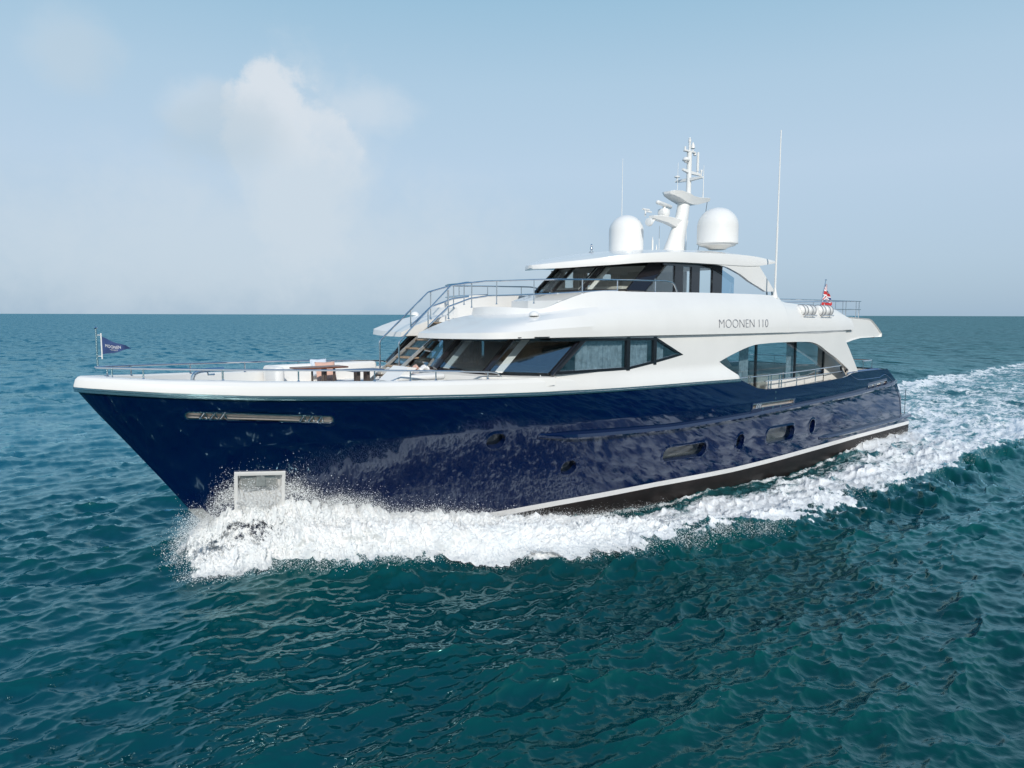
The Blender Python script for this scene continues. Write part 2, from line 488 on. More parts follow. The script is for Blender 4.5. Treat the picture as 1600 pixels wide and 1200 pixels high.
# anchor pocket on both bows, with the anchor in it
for sg in (-1, 1):
    x0, x1, z0, z1 = POCKET
    P = lambda x, z, off: hbn(x + .10 * (z1 - z), z - (x - x0) * .05 if z > 1.5 else z, off, sg)
    fr = MB(); nseg = 10
    def edge(xa, za, xb, zb_, off): return [P(lerp(xa, xb, i / nseg), lerp(za, zb_, i / nseg), off) for i in range(nseg)]
    def rect(g, off): return edge(x0 - g, z0 - g, x1 + g, z0 - g, off) + edge(x1 + g, z0 - g, x1 + g, z1 + g, off) + edge(x1 + g, z1 + g, x0 - g, z1 + g, off) + edge(x0 - g, z1 + g, x0 - g, z0 - g, off)
    inn = -.055
    fr.loft([rect(.015, .0), rect(.015, .05), rect(inn + .02, .055), rect(inn, .05), rect(inn, -.02)], True)
    pk = fr.build('anchor_pocket', 'plastic', hull, angle=40)
    def dp(p, d): return (p[0] + .1 * d, p[1] - sg * d, p[2])
    r0 = rect(inn, -.02); depth = .13
    r1 = [(p[0], min(p[1] + depth, -.02) if sg < 0 else max(p[1] - depth, .02), p[2]) for p in r0]
    lin = MB(); lin.loft([r0, r1], True); lin.add(r1, [tuple(range(len(r1)))]); lin.build('lining', 'plastic', pk, smooth=False)
    rib = MB()
    for k in range(6):
        xx = lerp(x0 + .17, x1 - .17, k / 5); q = P(xx, 1.3, -.1); yb = (min(q[1] + .02, -.03) if sg < 0 else max(q[1] - .02, .03))
        rib.box(q[0] - .008, q[0] + .008, min(q[1], yb), max(q[1], yb), .9, 1.52)
    rib.build('rib', 'tan', pk, smooth=False)
    an = MB(); cx = (x0 + x1) / 2
    def A(u, z, off): q = P(cx + u, z, 0); return (q[0], q[1] - sg * (-off), q[2])
    for s_ in (-1, 1):
        an.loft([[A(s_ * .02, 1.86, -.02), A(s_ * .36, 1.86, -.10), A(s_ * .42, 1.60, -.10), A(s_ * .33, 1.50, -.03), A(s_ * .02, 1.60, .03)],
                 [A(s_ * .02, 1.86, -.10), A(s_ * .36, 1.86, -.15), A(s_ * .42, 1.60, -.16), A(s_ * .33, 1.50, -.12), A(s_ * .02, 1.60, -.08)]], True, True)
    an.loft([[A(-.08, 1.90, .02), A(.08, 1.90, .02), A(.10, 1.63, .06), A(-.10, 1.63, .06)], [A(-.08, 1.90, -.12), A(.08, 1.90, -.12), A(.10, 1.63, -.12), A(-.10, 1.63, -.12)]], True, True)
    an.build('anchor', 'anchor', pk, smooth=False)

# stem plate, rubbing strakes, freeing marks
st = MB(); sec = []
for z in np.linspace(-1.2, 1.12, 14):
    x = float(xs_(z)); sec.append([(x - .03, 0, z), (x + .07, -hb(x + .07, z) - .012, z), (x + .25, -hb(x + .25, z) - .012, z), (x + .25, hb(x + .25, z) + .012, z), (x + .07, hb(x + .07, z) + .012, z)])
st.loft(sec, True, True); st.build('stem_plate', 'anchor', hull, angle=60)
for nm, xa, xb, zz, hgt, outp in (('rubbing_strake', 10.1, 31.2, ([10, 12, 15, 19, 22.2, 26.5, 31.3], [2.30, 2.23, 2.15, 2.20, 2.28, 2.38, 2.60]), .085, .16),
                                  ('quarter_strake', 24.1, 33.36, ([24, 28, 33.4], [.80, .83, .87]), .08, .16)):
    for sg in (-1, 1):
        k = MB(); rings = []
        for x in np.linspace(xa, xb, 120):
            zc = np.interp(x, *zz); f = min(1, ((x - xa) / 1.3) + .02) ** .6
            if nm == 'rubbing_strake': f *= min(1, (xb - x) / .8 + .05)
            if nm == 'quarter_strake' and x > 32.2:
                yb = float(hb(32.2, zc)); B = lambda dz, o: (x, sg * (yb - .12 * (x - 32.2) + o), zc + dz)
            else:
                B = lambda dz, o: hbn(x, zc + dz, o, sg)
            rings.append([B(hgt * 1.2, -.03), B(hgt * .9, outp * .75 * f), B(0, outp * f), B(-hgt * .7 * f, outp * .85 * f), B(-hgt * 1.1, -.03)])
        k.loft(rings, True, True); k.build(nm, 'navy', hull, angle=40)
# bevelled, sky-facing top of the aft bulwark and its fall to the platform
for sg in (-1, 1):
    k = MB(); rings = []
    path = [(26.2, 3.2), (26.9, 3.26), (28, 3.27), (29.3, 3.26), (29.9, 3.2), (30.4, 2.98), (31.0, 2.68), (31.5, 2.25), (31.9, 1.85), (32.08, 1.4), (32.18, 1.0)]
    wid = [.02, .36, .42, .42, .44, .42, .36, .28, .2, .12, .08]
    P_ = catmull([(a, b, c) for (a, b), c in zip(path, wid)], 6)
    for x, z, wd in P_:
        back = np.clip((x - 29.2) / 1.2, 0, 1)
        xi = x - wd * .9 * back; zi = z - wd * .85 * (1 - back) - wd * .15 * back
        lo = hbn(min(xi, float(xt_(zi)) - .01), zi, .012, sg)
        top = (x + .01, sg * (float(hb(min(x, float(xt_(z))), z)) - wd * (.62 - .35 * back)), z + .02 * (1 - back))
        inn_ = (x, sg * (float(hb(min(x, 30), z)) - wd * .62 - .14), z - .02)
        rings.append([lo, top, inn_])
    k.loft(rings, False); k.build('aft_bulwark_top', 'navysheen', hull, angle=60)
# swim platform
k = MB(); pl = [(32.0, -3.12), (33.3, -3.0), (33.42, -2.85), (33.42, 2.85), (33.3, 3.0), (32.0, 3.12)]
k.prism(pl, lambda p: (p[0], p[1], .72), lambda p: (p[0], p[1], .93)); sp = k.build('swim_platform', 'navy', hull, smooth=False)
k = MB(); k.prism([(32.0, -2.9), (33.3, -2.85), (33.3, 2.85), (32.0, 2.9)], lambda p: (p[0], p[1], .934), lambda p: (p[0], p[1], .95)); k.build('teak_deck', 'teak', sp, smooth=False)
k = MB(); zz = np.linspace(.3, .72, 3)
k.loft([[(33.3, -3.0, z), (33.3, 3.0, z)] for z in zz], False); k.build('stern_face', 'navy', sp, smooth=False)
for sg in (-1,):
    ra = MB()
    for z in (2.08, 1.68, 1.28): ra.tube([(32.45 - (2.1 - z) * -.05, sg * 2.95, z), (33.33, sg * 2.95, z)], .016)
    ra.tube([(33.33, sg * 2.95, .93), (33.33, sg * 2.95, 2.1)], .018); ra.tube([(32.5, sg * 2.95, .93), (32.5, sg * 2.95, 2.08)], .016)
    ra.build('platform_gate', 'steel', yacht)

# ---------------- white bulwark cap along the sheer
def sheerpt(x, ins, dz):
    """offset curve of the sheer, ins > 0 inboard; port side"""
    h = .01; x = max(x, 0.0)
    z = float(zs_(x)); y = float(hb(x, z))
    d = float(hb(x + h, z) - hb(max(x - h, 0), z)) / (2 * h if x > h else h + x)
    n_ = Vector((-d, 1.0)).normalized()
    px, py = x - n_.x * ins, y - n_.y * ins
    return (px, -max(py, 0.0), z + dz)


xsam = np.concatenate([np.linspace(0, 1, 40) ** 2 * 2.0, np.linspace(2.1, 18.3, 130)])
capH = lambda x: np.interp(x, [0, 1, 2.5, 6, 8.5, 10.3, 13, 15, 18.4], [.27, .29, .34, .37, .40, .42, .40, .2, .10])
prof = [(-.012, -.05), (-.05, -.02), (-.055, .035), (-.03, .05), (-.03, .06), (-.055, .075), (-.055, .14)]
mbp = MB(); mbs = MB(); mbsh = MB()
for sg in (-1, 1):
    ra = []; rs_ = []
    for x in xsam:
        H = float(capH(x)); f = min(1.0, H / .3); ww = .36 if x < 11 else .2
        pr = [(-.03, .05), (-.036, .055 * f), (-.034, .09 * f), (.0, H * .72), (.05, H * .93), (.10, H), (.10 + ww * .55, H), (.10 + ww * .65, H - .03), (.10 + ww * .65, -.25)]
        sh_ = min(1, max(0, (x - 10.0) / 2.2)); pr = [(a + .09 * sh_, b) for a, b in pr]
        fl = lambda p: (p[0], p[1] * (-sg), p[2])
        ra.append([fl(sheerpt(x, a, b)) for a, b in pr])
        rs_.append([fl(sheerpt(x, a, b)) for a, b in ((0.02, -.055), (-.028, -.05), (-.034, -.01), (-.034, .0), (-.042, .012), (-.042, .05), (0.02, .052))])
    mbp.loft(ra[:int(np.searchsorted(xsam, 12.6))], False); mbs.loft(rs_, False)
cap = mbp.build('bulwark_cap', 'white', yacht, angle=18)
mbs.build('steel_rubbing_strip', 'steel', cap, angle=12)

# ---------------- decks
fd = MB(); xx = np.linspace(1.3, 10.5, 40)
fd.loft([[(x, -float(hb(x, 3.4)) + .3, 3.25), (x, float(hb(x, 3.4)) - .3, 3.25)] for x in xx], False); fd.build('foredeck', 'deckwhite', yacht, smooth=False)
k = MB(); k.loft([[(x, -float(hb(x, 2.5)) + .03, 2.5), (x, float(hb(x, 2.5)) - .03, 2.5)] for x in np.linspace(16, 30.3, 30)], False)
k.build('main_deck', 'teak', yacht, smooth=False)
k = MB()
for sg in (-1, 1):                 # inside face of the aft bulwark
    k.loft([[(x, sg * (float(hb(x, z)) - .06), z) for z in (2.5, float(zs_(x)) - .005)] + [(x, sg * (float(hb(x, zs_(x))) + .012), float(zs_(x)) + .004)] for x in np.linspace(18.2, 29.9, 90)], False)
k.box(29.55, 29.75, -3.0, 3.0, 2.5, 3.2)
k.build('bulwark_lining', 'white', yacht, angle=40)

# ---------------- main deckhouse
def ysd(x): return -np.interp(x, [9.8, 10.6, 11.5, 12.5, 14, 18, 22, 25, 27.5, 29.7], [3.22, 3.34, 3.43, 3.49, 3.53, 3.58, 3.58, 3.5, 3.4, 3.3])
dh = empty('x', (0, 0, 0), None, None); bpy.data.objects.remove(dh)
WB = ([10.0, 13.0, 14.05, 14.8, 15.43], [3.985, 4.005, 4.14, 4.25, 4.35]); WT = ([10.0, 14.2, 15.43], [4.93, 4.885, 4.35])
OB = ([17.29, 18.5], [4.06, 3.43]); OT = catmull([(17.29, 4.06), (18.1, 4.30), (19.13, 4.53), (20.0, 4.585), (21.16, 4.60), (22.5, 4.585), (23.19, 4.55), (23.8, 4.42), (24.45, 4.17), (25.3, 3.86), (26.3, 3.42), (26.5, 3.3)], 8)
SAFT = ([26.0, 26.4, 27.3], [4.56, 4.2, 3.30])
def ysh(x, z):
    zs0 = float(zs_(x)); a = abs(float(ysd(x))); t = min(1, max(0, (z - zs0 - .02) / .50)); t = t * t * (3 - 2 * t)
    f = 1.0 if x < 18.2 else max(0, 1 - (x - 18.2) / .3)
    return a + (max(float(hb(x, zs0)) + .035, a) - a) * (1 - t) * f - .14 * (1 - min(1, max(0, (x - 10.0) / 1.8)))


shells = []
xsx = sorted(set([26.0, 26.39, 26.4, 10.0, 15.43, 15.44, 17.285, 17.29, 18.5, 18.51] + list(np.round(np.linspace(10.0, 27.29, 240), 3))))
for sg in (-1, 1):
    shell = MB(); shells.append(shell)
    def colpts(x, za, zb_, n): return [(x, -sg * float(ysd(x)) * 1.0 if sg > 0 else float(ysd(x)), lerp(za, zb_, i / n)) for i in range(n + 1)]
    def strip(xs, lo, hi, n=4):
        g = [[(x, (1 if sg > 0 else -1) * ysh(x, lerp(lo(x), hi(x), i / n)), lerp(lo(x), hi(x), i / n)) for i in range(n + 1)] for x in xs]
        shell.loft(g, False)
    base_ = lambda x: float(zs_(x)) + .02 if x < 18.4 else 3.40
    topz = lambda x: 5.05 if x < 26 else float(np.interp(x, *SAFT))
    seg = lambda a, b: [x for x in xsx if a - 1e-6 <= x <= b + 1e-6]
    strip(seg(10.0, 15.43), base_, lambda x: float(np.interp(x, *WB)), 8)
    strip(seg(10.0, 15.43), lambda x: float(np.interp(x, *WT)), topz)
    strip(seg(15.43, 17.29), base_, topz, 16)
    strip(seg(17.29, 18.5), base_, lambda x: float(np.interp(x, *OB)), 8)
    strip(seg(17.29, 26.0), lambda x: float(np.interp(x, OT[:, 0], OT[:, 1])), topz)
    strip(seg(26.0, 27.29), lambda x: max(float(np.interp(x, OT[:, 0], OT[:, 1])), 3.27) if x < 26.4 else 3.27, topz)
    # returns (thickness) round the aft opening and the strut
    sy = (1 if sg > 0 else -1)
    edge_ = [(x, z) for x, z in OT if x < 26.4]
    shell.loft([[(x, sy * abs(float(ysd(x))), z), (x, sy * (abs(float(ysd(x))) - .14), z + .01)] for x, z in edge_], False)
    shell.loft([[(x, sy * abs(float(ysd(x))), z), (x, sy * (abs(float(ysd(x))) - .14), z)] for x, z in zip(*OB)], False)
    ee = [(26.0, 4.56), (26.4, 4.2), (27.3, 3.30)]
    shell.loft([[(x, sy * abs(float(ysd(x))), z), (x, sy * (abs(float(ysd(x))) - .14), z)] for x, z in ee], False)
    inn2 = [[(x, sy * (abs(float(ysd(x))) - .14), lo_), (x, sy * (abs(float(ysd(x))) - .14), hi_)] for x, lo_, hi_ in
            [(x, max(float(np.interp(x, OT[:, 0], OT[:, 1])), 3.27), topz(x)) for x in seg(17.3, 27.29)]]
    shell.loft(inn2, False)
bk = MB(); bk.box(17.0, 17.22, -3.5, 3.5, 2.5, 4.95)
deckhouse = bk.build('main_deckhouse', 'white', yacht, smooth=False)
for shell in shells: shell.build('side_wall', 'white', deckhouse, angle=30)

# faceted glass front: base and top corner points (port), mirrored to starboard
FB = [(7.93, 0.0, 4.14), (8.02, -1.2, 4.15), (8.68, -2.48, 4.08), (10.28, -3.24, 3.985)]
FT = [(8.74, 0.0, 4.90), (8.80, -1.2, 4.90), (9.58, -2.48, 4.90), (11.34, -3.30, 4.895)]
def mir(p, sg): return (p[0], p[1] * -sg, p[2])
frm = MB()
def vl(a, b, t): return tuple(lerp(a[i], b[i], t) for i in range(3))
def outv(a, b, c):
    nn = (Vector(b) - Vector(a)).cross(Vector(c) - Vector(a)).normalized(); return nn
for sg in (-1, 1):
    for i in range(3):
        a, b, c, d = (mir(p, sg) for p in (FB[i], FB[i + 1], FT[i + 1], FT[i]))
        L_ = (Vector(b) - Vector(a)).length; e = .07 / L_
        q = [vl(vl(a, b, e), vl(d, c, e), .03), vl(vl(a, b, 1 - e), vl(d, c, 1 - e), .03), vl(vl(a, b, 1 - e), vl(d, c, 1 - e), .93), vl(vl(a, b, e), vl(d, c, e), .93)]
        MB().quadpane(q, .012).build('window_pane', M['glass'], deckhouse, smooth=False)
    for i in range(1, 4):
        a = mir(FB[i], sg); d = mir(FT[i], sg); frm.tube([vl(a, d, -.03), vl(a, d, 1.02)], .085, 6)
    if sg < 0:
        frm.tube([FB[0], FT[0]], .05, 6)
    for P_, dz, hh in ((FB, -.05, .05), (FT, .02, .07)):
        pts = [mir((p[0], p[1], p[2] + dz), sg) for p in P_]
        for i in range(3):
            frm.add([tuple(np.add(pts[i], (0, 0, -hh))), tuple(np.add(pts[i + 1], (0, 0, -hh))), tuple(np.add(pts[i + 1], (0, 0, hh))), tuple(np.add(pts[i], (0, 0, hh)))], [(0, 1, 2, 3)])
# side window band: outline frame, mullions, panes on the shell plane
def S(x, z, off=.0, sg=-1): return (x, sg * (abs(float(ysd(x))) + off), z)
zb_of = lambda x: float(np.interp(x, *WB)); zt_of = lambda x: float(np.interp(x, *WT))
for sg in (-1, 1):
    xs1 = np.linspace(10.2, 15.43, 60)
    for fn, dz in ((zb_of, .075), (zt_of, -.07)):
        g = []
        for x in xs1:
            f = min(1, (zt_of(x) - zb_of(x)) / .2)
            g.append([S(x, fn(x), -.0, sg), S(x, fn(x), .012, sg), S(x, fn(x) + dz * f, .012, sg), S(x, fn(x) + dz * f, -.06, sg)])
        frm.loft(g, False)
    for (xa, za), (xb, zb2), wd in (((10.30, 3.98), (11.36, 4.92), .17), ((12.98, 3.98), (12.98, 4.92), .14), ((14.12, 4.1), (14.12, 4.92), .13)):
        frm.loft([[S(xa - wd / 2, za, -.06, sg), S(xa - wd / 2, za, .014, sg), S(xa + wd / 2, za, .014, sg), S(xa + wd / 2, za, -.06, sg)],
                  [S(xb - wd / 2, zb2, -.06, sg), S(xb - wd / 2, zb2, .014, sg), S(xb + wd / 2, zb2, .014, sg), S(xb + wd / 2, zb2, -.06, sg)]], True, True)
    for poly in ([(10.30, 3.99), (12.98, 4.0), (12.98, 4.90), (11.36, 4.915)], [(12.98, 4.0), (14.12, 4.15), (14.12, 4.89), (12.98, 4.9)], [(14.12, 4.15), (15.38, 4.345), (15.38, 4.37), (14.2, 4.885), (14.12, 4.885)]):
        MB().prism(poly, lambda p: S(p[0], p[1], -.03, sg), lambda p: S(p[0], p[1], -.042, sg)).build('window_pane', M['glass'], deckhouse, smooth=False)
frm.build('window_frame', 'dark', deckhouse, smooth=False)
# plinth below the glass front
pln = MB()
FP = [(7.75, 0, 0), (7.86, -1.25, 0), (8.55, -2.58, 0), (9.6, -3.12, 0), (10.35, -3.36, 0)]
for sg in (-1, 1):
    pts = [mir(p, sg) for p in FP]
    pln.loft([[(p[0] - .04, p[1], z1) for p, z1 in zip(pts, [3.25, 3.25, 3.4, 3.62, 3.72])], [(p[0] - .02, p[1] * .995, z1) for p, z1 in zip(pts, [4.02, 4.02, 3.97, 3.93, 3.92])],
              [(p[0] + .2, p[1] * .95, z1) for p, z1 in zip(pts, [4.10, 4.10, 4.03, 3.97, 3.96])]], False)
pln.build('plinth', 'white', deckhouse, angle=30)
# rooms behind the glass
k = MB(); k.box(9.4, 17.0, -2.75, 2.75, 3.3, 3.34); k.box(16.4, 16.5, -3.2, 3.2, 3.3, 4.9); k.box(12.9, 13.0, -1.2, 3.1, 3.3, 4.9)
k.build('cabin_lining', 'room', deckhouse, smooth=False)
k = MB(); k.box(10.0, 12.4, -1.6, .4, 3.3, 3.95); k.box(9.2, 9.7, 1.0, 2.2, 3.3, 4.2); k.box(13.6, 16, .2, 2.2, 3.3, 4.15); k.build('cabin_furniture', 'roomlight', deckhouse, smooth=False)
for xa, xb in ((11.2, 12.9), (13.06, 14.03), (14.2, 14.75)):
    for sg in (-1, 1):
        k = MB(); g = [[(x, sg * (abs(float(ysd(x))) - .20 + .03 * math.sin(x * 42 + math.sin(x * 9))), z) for z in (3.6, 4.92)] for x in np.linspace(xa, xb, 70)]
        k.loft(g, False); k.build('curtain', 'curtain', deckhouse)
k = MB(); k.tube([(9.25, -2.3, 4.3), (9.25, -2.33, 4.31)], .11, 16); k.build('porthole_ring', 'room', deckhouse)
for sg in (-1, 1):                 # pale pillars standing just inside the raked glass
    for i in (1, 2):
        a, b, c, d = (Vector(mir(p, sg)) for p in (FB[i], FB[i + 1], FT[i + 1], FT[i])); ins_ = Vector((.11, .03 * -sg * -1, -.02))
        k = MB(); k.quadpane([a.lerp(b, .07) + ins_, a.lerp(b, .19) + ins_, d.lerp(c, .19) + ins_, d.lerp(c, .07) + ins_], .03); k.build('inner_post', 'fabric', deckhouse, smooth=False)
# saloon glass on the side deck
for sg in (-1, 1):
    sal = MB(); salf = MB()
    y = sg * 2.86
    xe = [17.5, 18.25, 20.55, 23.25, 25.45]
    for i in range(4):
        z0 = 2.55
        MB().box(xe[i] + .02, xe[i + 1] - .02, y - .008, y + .008, z0, 4.86).build('saloon_pane', M['glass'], deckhouse, smooth=False)
        salf.box(xe[i + 1] - .05, xe[i + 1] + .05, y - .03, y + .03, 2.5, 4.9)
    salf.box(17.2, 25.5, y - .035, y + .035, 4.82, 4.93)
    sal.box(21.3, 25.4, y - .045, y + .045, 2.5, 3.18)
    salf.build('saloon_frame', 'dark', deckhouse, smooth=False)
    sal.build('saloon_sill', 'white', deckhouse, smooth=False)
k = MB(); k.box(17.225, 17.3, -2.8, 2.8, 2.5, 4.9); k.box(17.3, 25.4, -2.8, 2.8, 2.5, 2.54)
k.build('saloon_lining', 'room', deckhouse, smooth=False)
for bx in ((18.4, 20.3, -2.3, -1.4, 2.55, 3.3, .06), (21.4, 24.4, -2.5, -1.6, 2.55, 3.25, .06), (21.0, 24.8, .6, 1.6, 2.55, 3.3, .06)):
    k = MB(); k.rbox(*bx); k.build('saloon_seat', 'roomlight', deckhouse)
for x0 in (19.75, 22.9):
    for sg in (-1, 1):
        k = MB(); k.loft([[(x, sg * (2.7 + .03 * math.sin(x * 45)), z) for z in (2.6, 4.85)] for x in np.linspace(x0, x0 + .6, 40)], False); k.build('saloon_curtain', 'curtain', deckhouse)
# stair casing on the aft deck
for sg in (-1, 1):
    k = MB(); k.prism([(25.5, 2.5), (28.2, 2.5), (27.2, 3.3), (26.3, 4.2), (25.9, 4.7), (25.5, 4.93)], lambda p: (p[0], sg * 2.83, p[1]), lambda p: (p[0], sg * 2.6, p[1])); k.build('stair_casing', 'white', deckhouse, smooth=False)

# ---------------- upper deck: brow, side and coaming as one lofted body
KEY = [  # P0 lip bottom, P1 lip top, P2 shoulder, P3 crease, P4 coaming top, P5 inner top, P6 inner foot
    [(7.94, -.45, 4.92), (7.97, -.45, 5.05), (8.95, -.45, 5.40), (9.75, -.45, 5.54), (9.80, -.45, 5.74), (9.90, -.45, 5.74), (9.92, -.45, 5.32)],
    [(8.00, -1.4, 4.92), (8.03, -1.4, 5.06), (8.80, -1.3, 5.33), (9.66, -1.15, 5.55), (9.75, -1.14, 5.76), (9.86, -1.12, 5.76), (9.9, -1.1, 5.32)],
    [(8.18, -2.3, 4.93), (8.22, -2.3, 5.08), (8.85, -2.15, 5.31), (9.76, -1.9, 5.56), (9.86, -1.88, 5.75), (9.97, -1.84, 5.75), (10.0, -1.8, 5.32)],
    [(8.48, -3.0, 4.94), (8.50, -2.99, 5.10), (9.00, -2.78, 5.31), (10.0, -2.42, 5.57), (10.10, -2.40, 5.72), (10.2, -2.34, 5.72), (10.22, -2.3, 5.32)],
    [(9.10, -3.36, 4.95), (9.12, -3.35, 5.12), (9.35, -3.18, 5.33), (10.35, -2.82, 5.60), (10.42, -2.78, 5.72), (10.5, -2.70, 5.72), (10.52, -2.64, 5.32)],
    [(10.1, -3.50, 4.96), (10.1, -3.50, 5.18), (10.25, -3.35, 5.44), (10.9, -3.06, 5.68), (10.92, -2.98, 5.92), (10.96, -2.86, 5.92), (10.98, -2.78, 5.32)],
    [(12.0, -3.60, 4.96), (12.0, -3.60, 5.26), (12.0, -3.47, 5.58), (12.05, -3.28, 5.77), (12.05, -3.06, 6.19), (12.05, -2.9, 6.19), (12.05, -2.86, 5.32)],
    [(14.0, -3.66, 4.96), (14.0, -3.655, 5.3), (14.0, -3.55, 5.66), (14.0, -3.38, 5.88), (14.0, -3.14, 6.22), (14.0, -2.98, 6.22), (14.0, -2.94, 5.32)],
    [(17.5, -3.69, 4.95), (17.5, -3.685, 5.3), (17.5, -3.60, 5.68), (17.5, -3.46, 5.95), (17.5, -3.2, 6.26), (17.5, -3.04, 6.26), (17.5, -3.0, 5.32)],
    [(20.9, -3.68, 4.95), (20.9, -3.675, 5.3), (20.9, -3.60, 5.66), (20.9, -3.48, 5.92), (20.9, -3.24, 6.24), (20.9, -3.08, 6.24), (20.9, -3.04, 5.32)],
    [(21.5, -3.68, 4.95), (21.5, -3.675, 5.28), (21.5, -3.60, 5.6), (21.5, -3.52, 5.8), (21.5, -3.32, 6.02), (21.5, -3.14, 6.02), (21.5, -3.1, 5.32)],
    [(24.2, -3.62, 4.97), (24.2, -3.615, 5.25), (24.2, -3.57, 5.5), (24.2, -3.5, 5.68), (24.2, -3.34, 5.86), (24.2, -3.16, 5.86), (24.2, -3.12, 5.32)],
    [(25.5, -3.58, 4.98), (25.48, -3.575, 5.22), (25.45, -3.53, 5.45), (25.4, -3.47, 5.62), (25.3, -3.34, 5.77), (25.3, -3.16, 5.77), (25.3, -3.12, 5.32)],
    [(26.6, -3.52, 4.99), (26.5, -3.515, 5.2), (26.35, -3.49, 5.38), (26.22, -3.45, 5.46), (26.1, -3.38, 5.52), (26.05, -3.16, 5.52), (26.05, -3.12, 5.32)]]
flat = catmull([[c for p in kk for c in p] for kk in KEY], 10).reshape(-1, 7, 3)
ub = MB(); SOFS = []
for sg in (-1, 1):
    rows = []
    for sec in flat:
        s2 = [sec[0], lerp(sec[0], sec[1], .5), sec[1], lerp(sec[1], sec[2], .5) + np.array([0, 0, .012]), sec[2], lerp(sec[2], sec[3], .5) + np.array([0, 0, .008]), sec[3], lerp(sec[3], sec[4], .5), sec[4], sec[5], sec[6]]
        rows.append([(p[0], p[1] * -sg, p[2]) for p in s2])
    ub.loft(rows, False)
    ub.add(rows[0], [tuple(range(len(rows[0])))]); ub.add(rows[-1], [tuple(range(len(rows[-1])))])
    E_ = [rows[i][0] for i in range(len(rows))]; SOF = [(p[0] + .12, p[1] * .97, 4.946) for p in E_] + [(26.4, .46 * sg, 4.946)]; SOFS.append(SOF)
    poly = E_ + [(26.6, .45 * sg, 4.95), ]
    ub.add([(p[0], p[1], p[2] + .002) for p in poly], [tuple(range(len(poly)))])
ub.add([(9.6, -.45, 4.952), (26.6, -.45, 4.952), (26.6, .45, 4.952), (9.6, .45, 4.952)], [(0, 1, 2, 3)])
upper = ub.build('upper_superstructure', 'white', yacht, angle=22)
k = MB()
for q_ in SOFS: k.add(q_, [tuple(range(len(q_)))])
k.build('soffit', 'teak', upper, smooth=False)
k = MB(); k.add([(9.3, -.9, 5.33), (10.0, -1.9, 5.33), (11, -2.85, 5.33), (14, -3.0, 5.33), (29.2, -3.15, 5.33), (29.2, 3.15, 5.33), (14, 3.0, 5.33), (11, 2.85, 5.33), (10.0, 1.9, 5.33), (9.3, .9, 5.33)], [tuple(range(10))])
k.build('upper_deck', 'deckwhite', upper, smooth=False)
# cut-outs of the channel for the stairs
k = MB()
for sg in (-1, 1): k.loft([[(7.96, sg * .452, 4.93), (7.98, sg * .452, 5.05)], [(8.95, sg * .452, 4.95), (8.95, sg * .452, 5.40)], [(9.75, sg * .452, 4.95), (9.75, sg * .452, 5.54)]], False)
k.build('stair_channel', 'white', upper, smooth=False)
# thin shadow gap with dark drain slots below the brow
k = MB(); k.box(9.05, 9.2, -3.37, -3.3, 4.965, 4.985); k.box(9.5, 9.95, -3.53, -3.45, 4.97, 4.99); k.build('drain_slot', 'rubber', upper, smooth=False)
# overhang at the stern end
k = MB(); ov = [(24.6, 4.80), (25.6, 4.55), (26.07, 4.47), (26.7, 4.57), (27.33, 4.63), (29.63, 4.64), (29.65, 4.78), (29.1, 5.08), (28.5, 5.36), (28.2, 5.41), (26.3, 5.5), (25.3, 5.5), (24.6, 5.3)]
rings = []
for y, ins in ((-3.40, .06), (-3.46, 0), (-3.3, 0), (3.3, 0), (3.46, 0), (3.40, .06)):
    cxm, czm = 27, 4.95
    rings.append([(x + (cxm - x) * ins * .12, y * (1 if x < 27 else (1 - (x - 27) * .018)), z + (czm - z) * ins * 1.5) for x, z in ov])
k.loft(rings, True, True); k.build('stern_overhang', 'white', upper, angle=25)
k = MB(); k.tube([(28.9, -3.25, 4.60), (28.9, -3.25, 4.66)], .06, 10); k.build('deck_light', 'rubber', upper)
for x in (21.9, 29.0): pass
# wedge under the side panel where it stands proud of the side
k = MB()
for sg in (-1, 1):
    k.loft([[(x, sg * (abs(float(np.interp(x, [20, 22, 24.2, 25.5, 26.6], [3.66, 3.66, 3.61, 3.57, 3.51])))), 4.975), (x, sg * (abs(float(ysd(x))) - .02), 4.98 - .14 * math.sin(math.pi * min(1, max(0, (x - 20) / 6.6))))] for x in np.linspace(20, 26.6, 40)], False)
k.build('side_panel_lip', 'white', upper)

for sg in (-1, 1):
    k = MB(); k.lathe([(.13, -.03), (.13, .02), (.10, .06), (.05, .085), (.005, .09)], (9.95, sg * 2.92, 5.55), 18); k.build('deck_dome_light', 'plastic', upper)
# lettering
def text(body, size, mats, parent, mtx, ext=.004, offset=0.0, spacing=1.0, name='lettering'):
    cu = bpy.data.curves.new(name, 'FONT'); cu.body = body; cu.size = size; cu.extrude = ext; cu.offset = offset; cu.space_character = spacing
    cu.align_x = 'LEFT'; cu.resolution_u = 6
    t = bpy.data.objects.new('tmp', cu); COL.objects.link(t)
    dg = bpy.context.evaluated_depsgraph_get(); me = bpy.data.meshes.new_from_object(t.evaluated_get(dg))
    bpy.data.objects.remove(t)
    me.transform(mtx)
    me.name = name; me.materials.clear(); me.materials.append(M[mats])
    pl_ = WORLD[parent.name]; me.transform(Matrix.Translation(-pl_))
    o = bpy.data.objects.new(name, me); link(o, parent, pl_); return o


def frame(o, ex, ey):
    ex = Vector(ex).normalized(); ez = ex.cross(Vector(ey)).normalized(); ey = ez.cross(ex)
    mm = Matrix((ex, ey, ez)).transposed().to_4x4(); mm.translation = Vector(o); return mm


